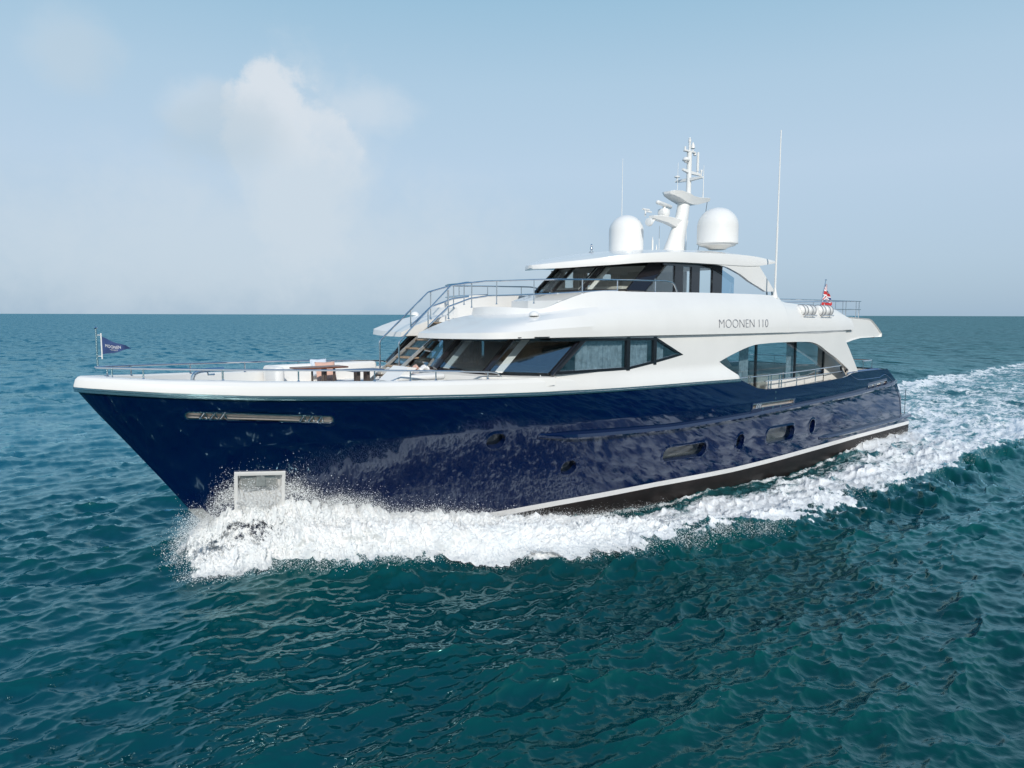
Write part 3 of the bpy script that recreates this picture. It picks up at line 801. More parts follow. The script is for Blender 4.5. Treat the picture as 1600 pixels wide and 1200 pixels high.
NAME_T = text('MOONEN 110', .405, 'grey', upper, Matrix.Identity(4), .002, -.0105, 1.0)
xs_l = [v.co.x for v in NAME_T.data.vertices]; x0_, x1_ = min(xs_l) + WORLD['motor_yacht'].x, max(xs_l) + WORLD['motor_yacht'].x
mm = frame((17.05, -3.702, 5.145), (1, 0, 0), (0, .06, 1)) @ Matrix.Scale(2.84 / (x1_ - x0_), 4, (1, 0, 0)) @ Matrix.Translation((-x0_, 0, 0)) @ Matrix.Translation(WORLD['motor_yacht'])
NAME_T.data.transform(mm); NAME_T.data.transform(Matrix.Translation(-WORLD['motor_yacht']))

# ---------------- wheelhouse
HB = [(13.28, 0, 6.28), (13.50, -1.05, 6.28), (14.55, -2.03, 6.29), (15.06, -2.27, 6.29), (19.12, -2.32, 6.29)]
HT = [(14.28, 0, 7.12), (14.52, -1.05, 7.12), (15.62, -2.03, 7.17), (16.10, -2.27, 7.20), (19.12, -2.32, 7.24)]
wh = MB()
for sg in (-1, 1):
    r0, r1, r2, r3 = [], [], [], []
    for p, f in zip(HB, (1.02, 1.0, .75, .5, 0)):
        r0.append(mir((p[0] - f - .02, p[1] * 1.06, 5.33), sg)); r1.append(mir((p[0] - f, p[1] * 1.05, 5.98 if f > 0 else 6.1), sg))
        r2.append(mir((p[0] - .10 if f > 0 else p[0], p[1] * 1.02 - .03, 6.235), sg)); r3.append(mir((p[0] + .06, p[1] * .97, 6.25), sg))
    wh.loft([r0, r1, r2, r3], False)
wheelhouse = wh.build('wheelhouse', 'white', yacht, angle=30)
frm = MB()
for sg in (-1, 1):
    for i in range(2):
        a, b, c, d = (mir(p, sg) for p in (HB[i], HB[i + 1], HT[i + 1], HT[i]))
        e = .075 / (Vector(b) - Vector(a)).length
        q = [vl(vl(a, b, e), vl(d, c, e), .06), vl(vl(a, b, 1 - e), vl(d, c, 1 - e), .06), vl(vl(a, b, 1 - e), vl(d, c, 1 - e), .93), vl(vl(a, b, e), vl(d, c, e), .93)]
        MB().quadpane(q, .012).build('windscreen_pane', M['clear'], wheelhouse, smooth=False)
        for t0, t1 in ((0, .07), (.92, 1.05)):
            frm.add([vl(a, d, t0), vl(b, c, t0), vl(b, c, t1), vl(a, d, t1)], [(0, 1, 2, 3)])
    for i, rr in ((0, .06), (1, .075), (2, .06)):
        a, d = mir(HB[i], sg), mir(HT[i], sg)
        if i == 0 and sg > 0: continue
        frm.tube([vl(a, d, 0), vl(a, d, 1.03)], rr, 6)
    # broad raked pillar, then side posts and panes
    frm.quadpane([mir(HB[2], sg), mir((15.10, -2.29, 6.27), sg), mir((16.16, -2.29, 7.24), sg), mir((15.62, -2.05, 7.2), sg)], .04)
    for xa, xb in ((16.5, 16.92), (17.38, 17.82), (18.56, 19.10)):
        frm.box(xa, xb, sg * 2.30 - .05, sg * 2.30 + .05, 6.25, 7.24)
    frm.box(15.9, 19.1, sg * 2.31 - .045, sg * 2.31 + .045, 7.13, 7.26); frm.box(15.1, 19.1, sg * 2.31 - .045, sg * 2.31 + .045, 6.2, 6.29)
    for xa, xb, xt in ((15.12, 16.5, 16.14), (16.92, 17.38, 16.92), (17.82, 18.56, 17.82)):
        y = sg * 2.31
        MB().prism([(xa, 6.28), (xb, 6.28), (xb, 7.14), (xt, 7.14)], lambda p: (p[0], y - .006, p[1]), lambda p: (p[0], y + .006, p[1])).build('side_pane', M['clear'], wheelhouse, smooth=False)
frm.build('window_frame', 'dark', wheelhouse, smooth=False)
for sg in (-1, 1):
    MB().prism([(19.12, 6.2), (19.86, 6.2), (19.86, 6.86), (19.12, 7.12)], lambda p: (p[0], sg * 2.32 - .006, p[1]), lambda p: (p[0], sg * 2.32 + .006, p[1])).build('wind_screen', M['screen'], wheelhouse, smooth=False)
# wipers
k = MB()
for i, t in ((1, .02), (0, .55)):
    for sg in ((-1,) if i == 1 else (-1, 1)):
        a, b, c, d = (Vector(mir(p, sg)) for p in (HB[i], HB[i + 1], HT[i + 1], HT[i]))
        if i == 1:
            p0 = a.lerp(b, .12); p1 = d.lerp(c, .10)
        else:
            p0 = a.lerp(b, .90); p1 = d.lerp(c, .86)
        nn = Vector((-.5, -.3, .5))
        k.tube([p0.lerp(p1, .18) + nn * .08, p0.lerp(p1, .92) + nn * .06], .012, 5); k.tube([p0.lerp(p1, .40) + nn * .1, p0.lerp(p1, .98) + nn * .1], .022, 5)
k.build('wiper', 'rubber', wheelhouse)
k = MB()
for sg in (-1, 1):
    for t in (.25, .7):
        a, b = Vector(mir(HB[1], sg)), Vector(mir(HB[2], sg))
        p = a.lerp(b, t); k.tube([(p.x - .06, p.y - sg * -.04, 6.2), (p.x - .42, p.y + sg * .14, 5.98)], .02, 5, mi=0)
k.build('grab_pipe', 'anchor', wheelhouse)
k = MB(); k.box(14.4, 19.0, -2.25, 2.25, 5.34, 5.36); k.box(19.0, 19.06, -.9, .5, 5.36, 7.2)
k.build('wheelhouse_lining', 'roomlight', wheelhouse, smooth=False)
k = MB(); k.rbox(14.7, 15.5, -1.7, 1.7, 5.9, 6.46, .08); k.rbox(16.2, 16.8, -.9, -.3, 6.0, 6.75, .08); k.rbox(16.2, 16.8, .3, .9, 6.0, 6.75, .08); k.build('helm_console', 'roomlight', wheelhouse)
for sg in (-1, 1):
    for i, t in ((1, .12), (0, .88), (0, .25)):
        a, b, c, d = (Vector(mir(p, sg)) for p in (HB[i], HB[i + 1], HT[i + 1], HT[i])); hw_ = .075 / (b - a).length; ins_ = Vector((.10, 0, 0))
        if i == 0 and t < .5: continue
        k = MB(); k.quadpane([a.lerp(b, t - hw_) + ins_, a.lerp(b, t + hw_) + ins_, d.lerp(c, t + hw_) + ins_, d.lerp(c, t - hw_) + ins_], .03); k.build('inner_post', 'fabric', wheelhouse, smooth=False)
k = MB(); k.box(18.9, 18.95, 1.0, 2.2, 5.4, 7.1); k.box(17.9, 18.0, -.3, .9, 5.4, 7.15); k.build('partition', 'roomlight', wheelhouse, smooth=False)
for xa, xb in ((15.2, 15.9), (16.3, 17.05), (17.4, 17.9), (18.35, 19.0)):
    k = MB(); k.loft([[(x, 2.15 + .02 * math.sin(x * 50), z) for z in (6.3, 7.12)] for x in np.linspace(xa, xb, 40)], False); k.build('cabin_blind', 'fabric', wheelhouse)
k = MB(); k.prism([(14.35, -.9), (15.5, -1.9), (16.0, -2.2), (19.0, -2.25), (19.0, 2.25), (16.0, 2.2), (15.5, 1.9), (14.35, .9)], lambda p: (p[0], p[1], 7.115), lambda p: (p[0], p[1], 7.13)); k.build('headliner', 'fabric', wheelhouse, smooth=False)

# ---------------- hardtop
ST = [(12.34, .12, 6.96, 7.07, 7.085), (12.5, .42, 6.96, 7.10, 7.13), (12.9, .90, 6.975, 7.16, 7.24), (13.4, 1.42, 7.02, 7.23, 7.35), (14.0, 1.98, 7.07, 7.33, 7.47), (14.7, 2.40, 7.14, 7.42, 7.58), (15.5, 2.61, 7.19, 7.49, 7.68),
      (16.5, 2.70, 7.22, 7.55, 7.77), (18.2, 2.73, 7.24, 7.60, 7.87), (19.5, 2.74, 7.25, 7.63, 7.93), (20.6, 2.74, 7.29, 7.62, 7.90), (21.4, 2.73, 7.38, 7.57, 7.78), (21.95, 2.71, 7.46, 7.53, 7.66)]
S2 = catmull(ST, 6); ht = MB(); rings = []
for x, hw, zl, zu, zc in S2:
    r_ = [(x, -hw * (1 if True else 1), zl), (x, -hw - .0, lerp(zl, zu, .5)), (x, -hw + .05, zu)]
    for t in (.25, .5, .75): r_.append((x, -(hw - .05) * (1 - t), zu + (zc - zu) * (1 - (1 - t) ** 2)))
    r_ += [(x, 0, zc)] + [(p[0], -p[1], p[2]) for p in r_[::-1]]
    r_ += [(x, hw * .6, zl + .02), (x, 0, zl + .03), (x, -hw * .6, zl + .02)]
    rings.append(r_)
ht.loft(rings, True, True)
hardtop = ht.build('hardtop', 'white', yacht, angle=28)
for sg in (-1, 1):
    inner = catmull([(17.9, 7.26), (18.7, 7.19), (19.16, 7.09), (19.7, 6.94), (20.24, 6.73), (20.8, 6.56), (21.29, 6.40)], 5)
    poly = [tuple(p) for p in inner] + [(21.9, 6.42), (21.35, 6.86), (20.83, 7.28), (20.9, 7.40), (17.9, 7.45)]
    k = MB(); k.prism(poly, lambda p: (p[0], sg * 2.715, p[1]), lambda p: (p[0], sg * 2.60, p[1])); k.build('hardtop_strut', 'white', hardtop, smooth=False)
    k = MB(); k.tube([(21.4, sg * 2.68, 6.44), (21.65, sg * 2.7, 5.34)], .03); k.tube([(21.75, sg * 2.68, 6.44), (22.0, sg * 2.7, 5.34)], .03); k.build('strut_leg', 'steel', hardtop)
k = MB(); k.lathe([(.09, 0), (.09, .03), (.035, .05), (.035, .09), (.06, .11), (.06, .14), (.03, .2), (.045, .24), (.0, .29)], (15.05, 0, 7.62), 14); k.build('signal_horn', 'steel', hardtop)


def radome(c, r, h, foot):
    pr = [(r * .42, -foot), (r * .45, -foot + .03), (r * .62, -foot * .55), (r * .86, -.07), (r * .90, -.02), (r * 1.0, 0), (r * 1.012, .03), (r, .055), (r * 1.0, h - r * .95)]
    for i in range(1, 13):
        a = math.pi / 2 * i / 12; pr.append((max(r * math.cos(a), .002), h - r * .95 + r * .95 * math.sin(a)))
    k = MB(); k.lathe(pr, c, 48); return k.build('radome', 'plastic', yacht, angle=40)


radome((20.3, -1.28, 8.14), .735, 1.32, .20)
radome((17.95, 1.05, 7.86), .635, 1.36, .12)

# ---------------- mast
k = MB(); rings = []
for x, z, a, b in ((19.46, 7.75, .60, .40), (19.50, 8.0, .50, .32), (19.62, 8.4, .42, .26), (19.78, 8.85, .36, .235), (19.92, 9.3, .31, .21), (20.0, 9.7, .29, .2), (20.03, 9.9, .28, .19)):
    rings.append([(x + a * math.cos(t) * (1.0 if math.cos(t) < 0 else .9), b * math.sin(t) * (1 - .25 * math.cos(t)), z) for t in np.linspace(0, 2 * math.pi, 25)[:-1]])
k.loft(rings, True, True); mast = k.build('mast', 'plastic', yacht, angle=50)
k = MB(); rings = []
for x, hw, z0, z1 in ((20.0, .20, 8.72, 9.08), (19.5, .20, 8.78, 9.10), (18.9, .22, 8.92, 9.12), (18.35, .20, 8.98, 9.12), (18.1, .12, 9.02, 9.11)):
    rings.append([(x, -hw, z1 - .02), (x, -hw * .9, z1), (x, hw * .9, z1), (x, hw, z1 - .02), (x, hw * .6, z0), (x, -hw * .6, z0)])
k.loft(rings, True, True); k.build('radar_bracket', 'plastic', mast, angle=40)
k = MB(); k.lathe([(.17, 0), (.2, .04), (.2, .22), (.15, .29), (.06, .31), (.05, .40)], (18.8, 0, 9.12), 20); k.rbox(18.6, 18.98, -.16, .16, 9.16, 9.40, .06); rd = k.build('radar', 'plastic', mast, angle=40)
k = MB(); a_, b_ = Vector((18.1, -.25, 9.56)), Vector((19.48, .23, 9.56)); dv = (b_ - a_).normalized(); sd = Vector((-dv.y, dv.x, 0))
rings = []
for t, s_ in ((0, .4), (.015, .8), (.05, 1), (.95, 1), (.985, .8), (1, .4)):
    p = a_.lerp(b_, t); rings.append([p + sd * .085 * s_ * math.cos(q) + Vector((0, 0, .075 * s_ * math.sin(q))) for q in np.linspace(0, 2 * math.pi, 17)[:-1]])
k.loft(rings, True, True); k.build('scanner_bar', 'plastic', rd, angle=40)
k = MB(); k.lathe([(.02, -.14), (.14, -.12), (.15, -.02), (.14, .0), (.02, .02)], (17.98, -.05, 8.86), 18, 'x'); k.tube([(18.1, -.05, 8.86), (18.3, 0, 9.02)], .04); k.build('searchlight', 'plastic', mast)
k = MB(); k.tube([(18.0, .2, 9.1), (18.0, .2, 9.3)], .03); k.tube([(17.85, .2, 9.34), (18.2, .2, 9.34)], .035, 8); k.tube([(17.9, .05, 9.24), (18.15, .05, 9.24)], .03, 8); k.build('air_horn', 'plastic', mast)
k = MB(); rings = []
for x, hw, z0, z1 in ((18.95, .16, 9.97, 10.05), (19.05, .30, 9.92, 10.08), (19.4, .38, 9.84, 10.09), (19.9, .36, 9.70, 10.04), (20.2, .30, 9.68, 9.99), (20.6, .24, 9.72, 9.99), (21.2, .17, 9.87, 10.04), (21.45, .12, 9.94, 10.06)):
    rings.append([(x, -hw, z1 - .015), (x, -hw * .92, z1), (x, hw * .92, z1), (x, hw, z1 - .015), (x, hw * .75, z0), (x, -hw * .75, z0)])
k.loft(rings, True, True); k.build('mast_platform', 'plastic', mast, angle=30)
k = MB(); k.tube([(20.22, 0, 9.8), (20.22, 0, 11.62)], .095, 14); k.tube([(20.22, 0, 11.6), (20.22, 0, 12.0)], .04, 10); k.lathe([(.03, 0), (.055, .02), (.055, .1), (.035, .12), (.05, .14), (.02, .19)], (20.22, 0, 11.98), 12)
k.build('mast_pole', 'plastic', mast)
k = MB(); k.loft([[(19.82, -.035, 10.92), (19.82, .035, 10.92), (19.82, .035, 10.99), (19.82, -.035, 10.99)], [(20.2, -.06, 10.84), (20.2, .06, 10.84), (20.2, .06, 10.95), (20.2, -.06, 10.95)], [(20.95, -.03, 10.84), (20.95, .03, 10.84), (20.95, .03, 10.92), (20.95, -.03, 10.92)]], True, True)
k.loft([[(20.18, .62, 10.60), (20.28, .62, 10.60), (20.28, .62, 10.66), (20.18, .62, 10.66)], [(20.16, 0, 10.56), (20.3, 0, 10.56), (20.3, 0, 10.68), (20.16, 0, 10.68)], [(20.18, -.62, 10.60), (20.28, -.62, 10.60), (20.28, -.62, 10.66), (20.18, -.62, 10.66)]], True, True)
k.build('yard_arm', 'plastic', mast, smooth=False)
k = MB(); k.lathe([(.02, 0), (.025, .1), (.11, .13), (.1, .17), (.02, .19)], (20.23, .55, 10.66), 12); k.lathe([(.02, 0), (.02, .12), (.05, .2), (.04, .24)], (20.23, -.55, 10.66), 10); k.build('positioning_aerial', 'plastic', mast)
k = MB(); k.lathe([(.02, 0), (.13, .03), (.14, .06), (.10, .14), (.02, .18)], (20.02, 0, 11.26), 14); k.rbox(19.95, 20.2, -.05, .05, 11.22, 11.28, .02); k.rbox(19.9, 20.55, -.06, .06, 11.62, 11.69, .02); k.tube([(19.95, 0, 11.69), (19.95, 0, 11.8)], .04, 8)
k.lathe([(.09, 0), (.07, .1), (.03, .2), (.03, .21)], (20.42, 0, 11.80), 12); k.tube([(20.42, 0, 11.69), (20.42, 0, 11.8)], .03); k.lathe([(.02, -.06), (.06, -.04), (.06, .04), (.02, .06)], (20.55, 0, 11.60), 10); k.build('navigation_light', 'plastic', mast)


def whip(p0, h, r=.014, base=.25, rb=.025, nm='whip_antenna', par=None, r1=.008):
    k = MB(); p0 = Vector(p0); k.tube([p0, p0 + Vector((0, 0, base))], rb, 8); k.tube([p0 + Vector((0, 0, base * .8)), p0 + Vector((0, 0, h))], r, 7, r1=r1); return k.build(nm, 'plastic', par or yacht)


whip((20.75, 0, 10.92), .78, .05, .1, .03, par=mast, r1=.045)
whip((21.0, -.1, 10.0), 1.25, .02, .2, .025, par=mast)
whip((19.75, .15, 10.02), 1.18, .012, .1, .02, par=mast)
whip((18.75, 2.0, 7.62), 3.9, .022, .3, .03)
whip((21.05, -3.22, 6.05), 5.9, .03, 2.6, .036, r1=.02)
k = MB(); k.lathe([(.11, 0), (.10, .05), (.05, .25), (.036, .4)], (21.05, -3.22, 6.15), 12); k.build('antenna_foot', 'plastic', yacht)
whip((18.92, .6, 7.85), .62, .03, .5, .035); whip((19.15, .6, 7.85), .34, .03, .2, .03); whip((19.30, .6, 7.85), 1.05, .012, .1, .02); whip((20.55, .3, 7.9), .9, .016, .1, .02)
k = MB(); k.tube([(21.42, 0, 9.95), (21.6, .2, 9.5), (22.0, .9, 7.7)], .010, 5); k.tube([(20.25, .15, 9.3), (20.75, .5, 7.85)], .009, 5); k.build('stay_wire', 'rubber', mast)

# ---------------- rails
def steel(name, paths, r=.022, posts=(), rp=.017, parent=None, fil=.12):
    k = MB()
    for p in paths: k.tube(fillet(p, fil), r, 8)
    for a, b in posts:
        k.tube([a, b], rp, 8); k.lathe([(.035, 0), (.035, .012), (.02, .03)], a, 8)
    return k.build(name, 'steel', parent or yacht)


railz = lambda x: float(np.interp(x, [.4, 1.2, 2.6, 4.1, 5.3, 7.2, 8.7], [4.43, 4.40, 4.35, 4.30, 4.265, 4.18, 4.10]))
def railp(x, sg):
    px, py, pz = sheerpt(x, .30, 0); return (px, py * -sg, railz(px))
for sg in (-1, 1):
    pts = [(.42, 0, 4.44)] + [railp(x, sg) for x in (.15, .5, 1, 1.6, 2.3, 3.2, 4.1, 5.2, 6.4, 7.4, 8.2, 8.6)]
    e_ = pts[-1]; pts += [(e_[0] + .22, e_[1] - .02 * -sg, e_[2] - .04), (e_[0] + .35, e_[1], e_[2] - .17)]
    po = []
    for x in (.62, 1.15, 2.55, 4.05, 5.7, 6.55, 7.15, 8.55):
        p = min((railp(t, sg) for t in np.linspace(.1, 8.6, 200)), key=lambda q: abs(q[0] - x)); zc = float(zs_(x) + capH(x)); po.append(((p[0], p[1], zc - .01), p))
    steel('bow_rail', [pts], .024, po, .018)
k = MB(); k.tube(fillet([(2.05, -.75, 4.0), (2.10, -.75, 4.28), (2.35, -.72, 4.33), (2.75, -.70, 4.33)], .12), .045, 10); k.tube([(2.72, -.7, 4.33), (2.72, -.7, 4.0)], .02); k.tube([(2.4, -.7, 4.33), (2.42, -.7, 4.22), (2.55, -.7, 4.22)], .022); k.build('mooring_guide', 'steel', yacht)
hr = []
for y, a in ((.45, [(7.28, .45, 3.25), (7.28, .45, 4.82), (8.87, .45, 6.18), (9.55, .45, 6.36), (10.22, .45, 6.50), (10.45, .47, 6.50)]), (-.45, [(7.36, -.45, 3.25), (7.36, -.45, 4.82), (9.04, -.45, 6.35), (9.7, -.45, 6.44), (10.30, -.45, 6.51)])):
    posts = [((8.28, y, 5.2), (8.28, y, 5.68)), ((8.95, y, 5.42), (8.95, y, 6.22)), ((9.75, y, 5.74), (9.75, y, 6.42))]
    mid = [(8.30, y, 5.24), (8.95, y, 5.76), (9.7, y, 6.0), (10.3, y, 6.08)]
    steel('stair_handrail', [a, mid], .024, posts, .018, fil=.05)
for sg in (-1, 1):
    pr = [(10.30, -.45, 6.51), (10.45, -1.2, 6.50), (10.62, -2.0, 6.50), (10.95, -2.65, 6.50), (11.7, -2.93, 6.51), (13.0, -3.04, 6.54), (15.1, -3.12, 6.57), (15.45, -3.12, 6.52), (15.62, -3.12, 6.26)]
    pr = [mir(p, sg) for p in pr]
    lo = [(p[0], p[1], p[2] - .42 + .12 * min(1, max(0, (p[0] - 10.3) / 2))) for p in pr[:6]]
    po = [((p[0], p[1], z), p) for p, z in ((mir((10.38, -.8, 6.505), sg), 5.84), (mir((10.66, -2.1, 6.5), sg), 5.85), (mir((11.7, -2.93, 6.51), sg), 6.12), (mir((13.0, -3.04, 6.54), sg), 6.2), (mir((14.6, -3.10, 6.565), sg), 6.22))]
    steel('bridge_rail', [pr, lo], .022, po, .017)
    ar = [mir(p, sg) for p in ((21.3, -3.05, 6.14), (24, -3.15, 6.14), (27.95, -3.12, 6.14), (28.02, -3.0, 6.14), (28.02, 0, 6.14))]
    ar2 = [(p[0], p[1], 5.80) for p in ar]
    po = [(mir((x, -3.12, 5.36), sg), mir((x, -3.12, 6.14), sg)) for x in (26.35, 26.62, 27.5, 27.78)] + [(mir((28.02, y, 5.36), sg), mir((28.02, y, 6.14), sg)) for y in (-3.0, -2.0, -1.0)]
    steel('upper_deck_rail', [ar, ar2], .022, po, .018)
    sd_ = [mir(p, sg) for p in ((18.55, -3.50, 3.46), (20.0, -3.58, 3.48), (22, -3.58, 3.50), (24, -3.50, 3.53), (25.9, -3.40, 3.56))]
    sd2 = [(p[0], p[1], 3.02 + (p[2] - 3.02) * .55) for p in sd_[1:]]
    po = [(mir((x, -3.57 if x < 23 else -3.52, 3.0), sg), mir((x, -3.57 if x < 23 else -3.52, 3.5), sg)) for x in (19.1, 20.25, 20.42, 20.95, 21.1, 22.15, 23.6)]
    steel('side_rail', [sd_, sd2], .02, po, .018, fil=.3)
    tr = [mir(p, sg) for p in ((28.7, -2.95, 3.6), (29.75, -2.9, 3.6), (29.8, -2.6, 3.6), (29.8, -.6, 3.6))]
    steel('stern_rail', [tr], .02, [(mir((x, y, 3.25), sg), mir((x, y, 3.6), sg)) for x, y in ((28.8, -2.95), (29.75, -2.9), (29.8, -1.8), (29.8, -.7))], .017)
k = MB()
for xx, zz in ((26.55, 3.32), (26.9, 3.34)): k.tube([(xx, -3.1, zz - .12), (xx - .06, -3.08, zz + .16)], .035, 8)
k.build('mooring_cleat', 'rubber', yacht)
for x, z in ((20.5, 2.88), (20.5, 2.66), (19.75, 2.36), (20.4, 2.36), (20.9, 2.36)):
    p = hbn(x, z, .012); k = MB(); k.box(p[0] - .03, p[0] + .03, p[1] - .01, p[1] + .01, z - .03, z + .03); k.build('boarding_hinge', 'steel', hull, smooth=False)

# ---------------- foredeck stairs
k = MB(); kt = MB()
for y in (-.40, .40): k.prism([(6.26, 3.3), (6.34, 3.25), (9.2, 5.40), (9.15, 5.45)], lambda p: (p[0], y - .02, p[1]), lambda p: (p[0], y + .02, p[1]))
strs = k.build('foredeck_stairs', 'anchor', yacht, smooth=False)
for i in range(9):
    z = 3.45 + .235 * i; x = 6.28 + (z - 3.25) / .754
    kt = MB(); kt.rbox(x - .06, x + .24, -.385, .385, z - .045, z, .015); kt.build('tread', 'teak', strs)

# ================================================================== loose things on board
def thing(name, loc, label, cat, group=None): return empty(name, loc, label, cat, group)

# pennant on the bow
pn = thing('bow_pennant', (.42, 0, 4.43), 'triangular navy pennant with white lettering on a short staff at the bow tip', 'pennant')
k = MB(); k.tube([(.42, 0, 4.42), (.42, 0, 5.24)], .020, 8); k.lathe([(.03, 0), (.035, .02), (.01, .05)], (.42, 0, 5.23), 10); k.build('flagstaff', 'steel', pn)
k = MB(); k.tube([(.51, -.01, 4.60), (.51, -.01, 5.14)], .014, 8); k.tube([(.42, 0, 5.10), (.51, -.01, 5.10)], .008, 6); k.tube([(.42, 0, 4.66), (.51, -.01, 4.66)], .008, 6); k.build('hoist_rod', 'plastic', pn)
def penp(u, v): return (.52 + .55 * u, -.015 + .07 * math.sin(u * 7.5) * u - .05 * u, 4.87 + (v - .5) * .37 * (1 - u) + .012 * math.sin(u * 9 + 1) - .06 * u)
k = MB(); k.loft([[penp(u, v) for v in np.linspace(0, 1, 9)] for u in np.linspace(0, .995, 28)], False); pc = k.build('pennant_cloth', 'flagblue', pn)
for body, sz, u0, u1, v in (('MOONEN', .09, .10, .60, .50), ('YACHTS', .03, .25, .50, .36)):
    tx = text(body, sz, 'flagwhite', pn, Matrix.Identity(4), 0.0, 0)
    vs = tx.data.vertices; off = WORLD['bow_pennant']; X_ = [v_.co.x + off.x for v_ in vs]; a0, a1 = min(X_), max(X_)
    for v_ in vs:
        u = u0 + (v_.co.x + off.x - a0) / (a1 - a0) * (u1 - u0); p = penp(u, .5); yy = v_.co.y + off.y
        v_.co = (p[0] - off.x, p[1] - .006 - off.y, p[2] + (v - .5) * .3 + yy - .025 - off.z)
# ensign at the stern
en = thing('stern_ensign', (29.2, -.85, 5.41), 'red ensign with a blue union canton hanging from a staff on the upper aft deck', 'flag')
k = MB(); k.tube([(28.75, -.85, 5.33), (29.35, -.85, 7.14)], .022, 8); k.lathe([(.05, 0), (.05, .03), (.01, .06)], (29.35, -.85, 7.13), 8); k.build('flagstaff', 'steel', en)
k = MB(); nu, nv = 36, 64
def enp(u, v):
    sx = 29.33 - .45 * v; wd = .95 * (math.sin(min(1, v * 1.25 + .02) * math.pi / 2)) * (1 if v < .7 else 1 - (v - .7) * .9)
    return (sx + wd * u * .85 + .03 * math.sin(v * 14 + u * 4), -.85 + .07 * math.sin(u * 9 + v * 3) * (.3 + u), 7.05 - 1.32 * v - .22 * u * (1 - v))
G = [[enp(i / nu, j / nv) for i in range(nu + 1)] for j in range(nv + 1)]
fs = {0: [], 1: [], 2: []}
vs = [p for r_ in G for p in r_]
for j in range(nv):
    for i in range(nu):
        u = (i + .5) / nu; v = (j + .5) / nv; c = 0
        if v < .66:
            a, b = u - .5, v / .66 - .5; c = 2
            d1 = abs(a - b); d2 = abs(a + b)
            if min(d1, d2) < .13: c = 1
            if min(d1, d2) < .045: c = 0
            if abs(a) < .16 or abs(b) < .16: c = 1
            if abs(a) < .085 or abs(b) < .09: c = 0
        elif .3 < u < .62 and .72 < v < .86: c = 1
        q = (j * (nu + 1) + i, j * (nu + 1) + i + 1, (j + 1) * (nu + 1) + i + 1, (j + 1) * (nu + 1) + i); fs[c].append(q)
k.v = [tuple(p) for p in vs]
for c in fs: k.f += fs[c]; k.mi += [c] * len(fs[c])
k.build('ensign_cloth', ['flagred', 'flagwhite', 'flagnavy'], en, angle=80)

# foredeck furniture
sf = thing('foredeck_sofa', (5.9, 1.5, 3.25), 'long white upholstered sofa along the starboard side of the foredeck', 'sofa')
k = MB(); k.rbox(4.55, 7.75, .75, 1.75, 3.26, 3.56, .05); k.build('sofa_base', 'white', sf)
for xa, xb in ((4.6, 6.15), (6.18, 7.7)):
    k = MB(); k.rbox(xa, xb, .72, 1.55, 3.57, 3.74, .06); k.build('seat_cushion', 'fabric', sf)
k = MB(); k.rbox(4.52, 7.75, 1.45, 1.8, 3.57, 4.20, .09); k.rbox(4.5, 4.75, .8, 1.6, 3.57, 4.2, .09); k.build('backrest', 'fabric', sf)


def pillow(name, c, ax, sz, m_, label):
    n = 14; rings = []
    ax = [Vector(a).normalized() for a in ax]
    k = MB()
    for sgn in (1, -1):
        g = []
        for i in range(n + 1):
            row = []
            for j in range(n + 1):
                a = i / n * 2 - 1; b = j / n * 2 - 1
                th = ((1 - a ** 4) * (1 - b ** 4)) ** .5 * sz[2] * sgn
                pinch = 1 - .06 * (1 - abs(a * b))
                row.append(Vector(c) + ax[0] * a * sz[0] * pinch + ax[1] * b * sz[1] * pinch + ax[2] * th)
            g.append(row)
        k.loft(g, False)
    return k.build(name, m_, None, loc=c, label=label, cat='cushion', group='scatter cushions on the foredeck')


pillow('cushion', (5.92, 1.36, 4.10), ((1, 0, 0), (0, .3, 1), (0, -1, .3)), (.24, .24, .09), 'paleblue', 'pale bluish white square cushion behind the pink cushion on the white sofa')
pillow('cushion', (6.02, 1.16, 4.00), ((1, -.06, 0), (.03, .34, 1), (0, -1, .34)), (.28, .27, .09), 'pink', 'pale pink square cushion leaning on the white foredeck sofa')
tb = thing('coffee_table', (5.5, .35, 3.25), 'low brown wooden table on dark legs in front of the white foredeck sofa', 'table')
k = MB(); k.rbox(4.78, 6.12, 0.0, .62, 4.165, 4.205, .015); k.build('table_top', 'wood', tb)
for xx, rr in ((5.25, .028), (5.55, .05), (5.62, .03), (5.85, .028)):
    k = MB(); k.tube([(xx, .3, 3.25), (xx, .3, 4.17)], rr, 8); k.build('leg', 'leg', tb)
t2 = thing('side_table', (6.55, .1, 3.25), 'slate blue topped table beside the brown wooden table on the foredeck', 'table')
k = MB(); k.rbox(6.12, 7.05, -.22, .42, 4.06, 4.10, .015); k.build('table_top', 'bluetop', t2)
for xx in (6.38, 6.66):
    k = MB(); k.box(xx - .045, xx + .045, -.05, .15, 3.26, 4.06); k.build('leg', 'leg', t2, smooth=False)
ln = thing('sun_pad', (7.0, -1.75, 3.25), 'white padded sun lounger with side panels at the foot of the deckhouse windows', 'sun pad')
k = MB(); k.rbox(6.15, 7.72, -2.05, -1.25, 3.26, 3.92, .04); k.build('pad_base', 'white', ln)
k = MB(); k.rbox(6.42, 7.75, -2.07, -1.2, 3.92, 4.06, .06); k.build('pad_cushion', 'fabric', ln)
k = MB(); k.prism([(6.3, 3.93), (6.55, 3.93), (6.95, 4.24), (6.72, 4.27)], lambda p: (p[0], -2.0, p[1]), lambda p: (p[0], -1.25, p[1])); k.build('headrest', 'fabric', ln)
k = MB(); k.tube(fillet([(6.12, -2.12, 3.55), (6.12, -2.12, 3.88), (6.4, -2.12, 3.9), (7.0, -2.12, 3.92)], .08), .03, 8); k.build('grab_bar', 'steel', ln)
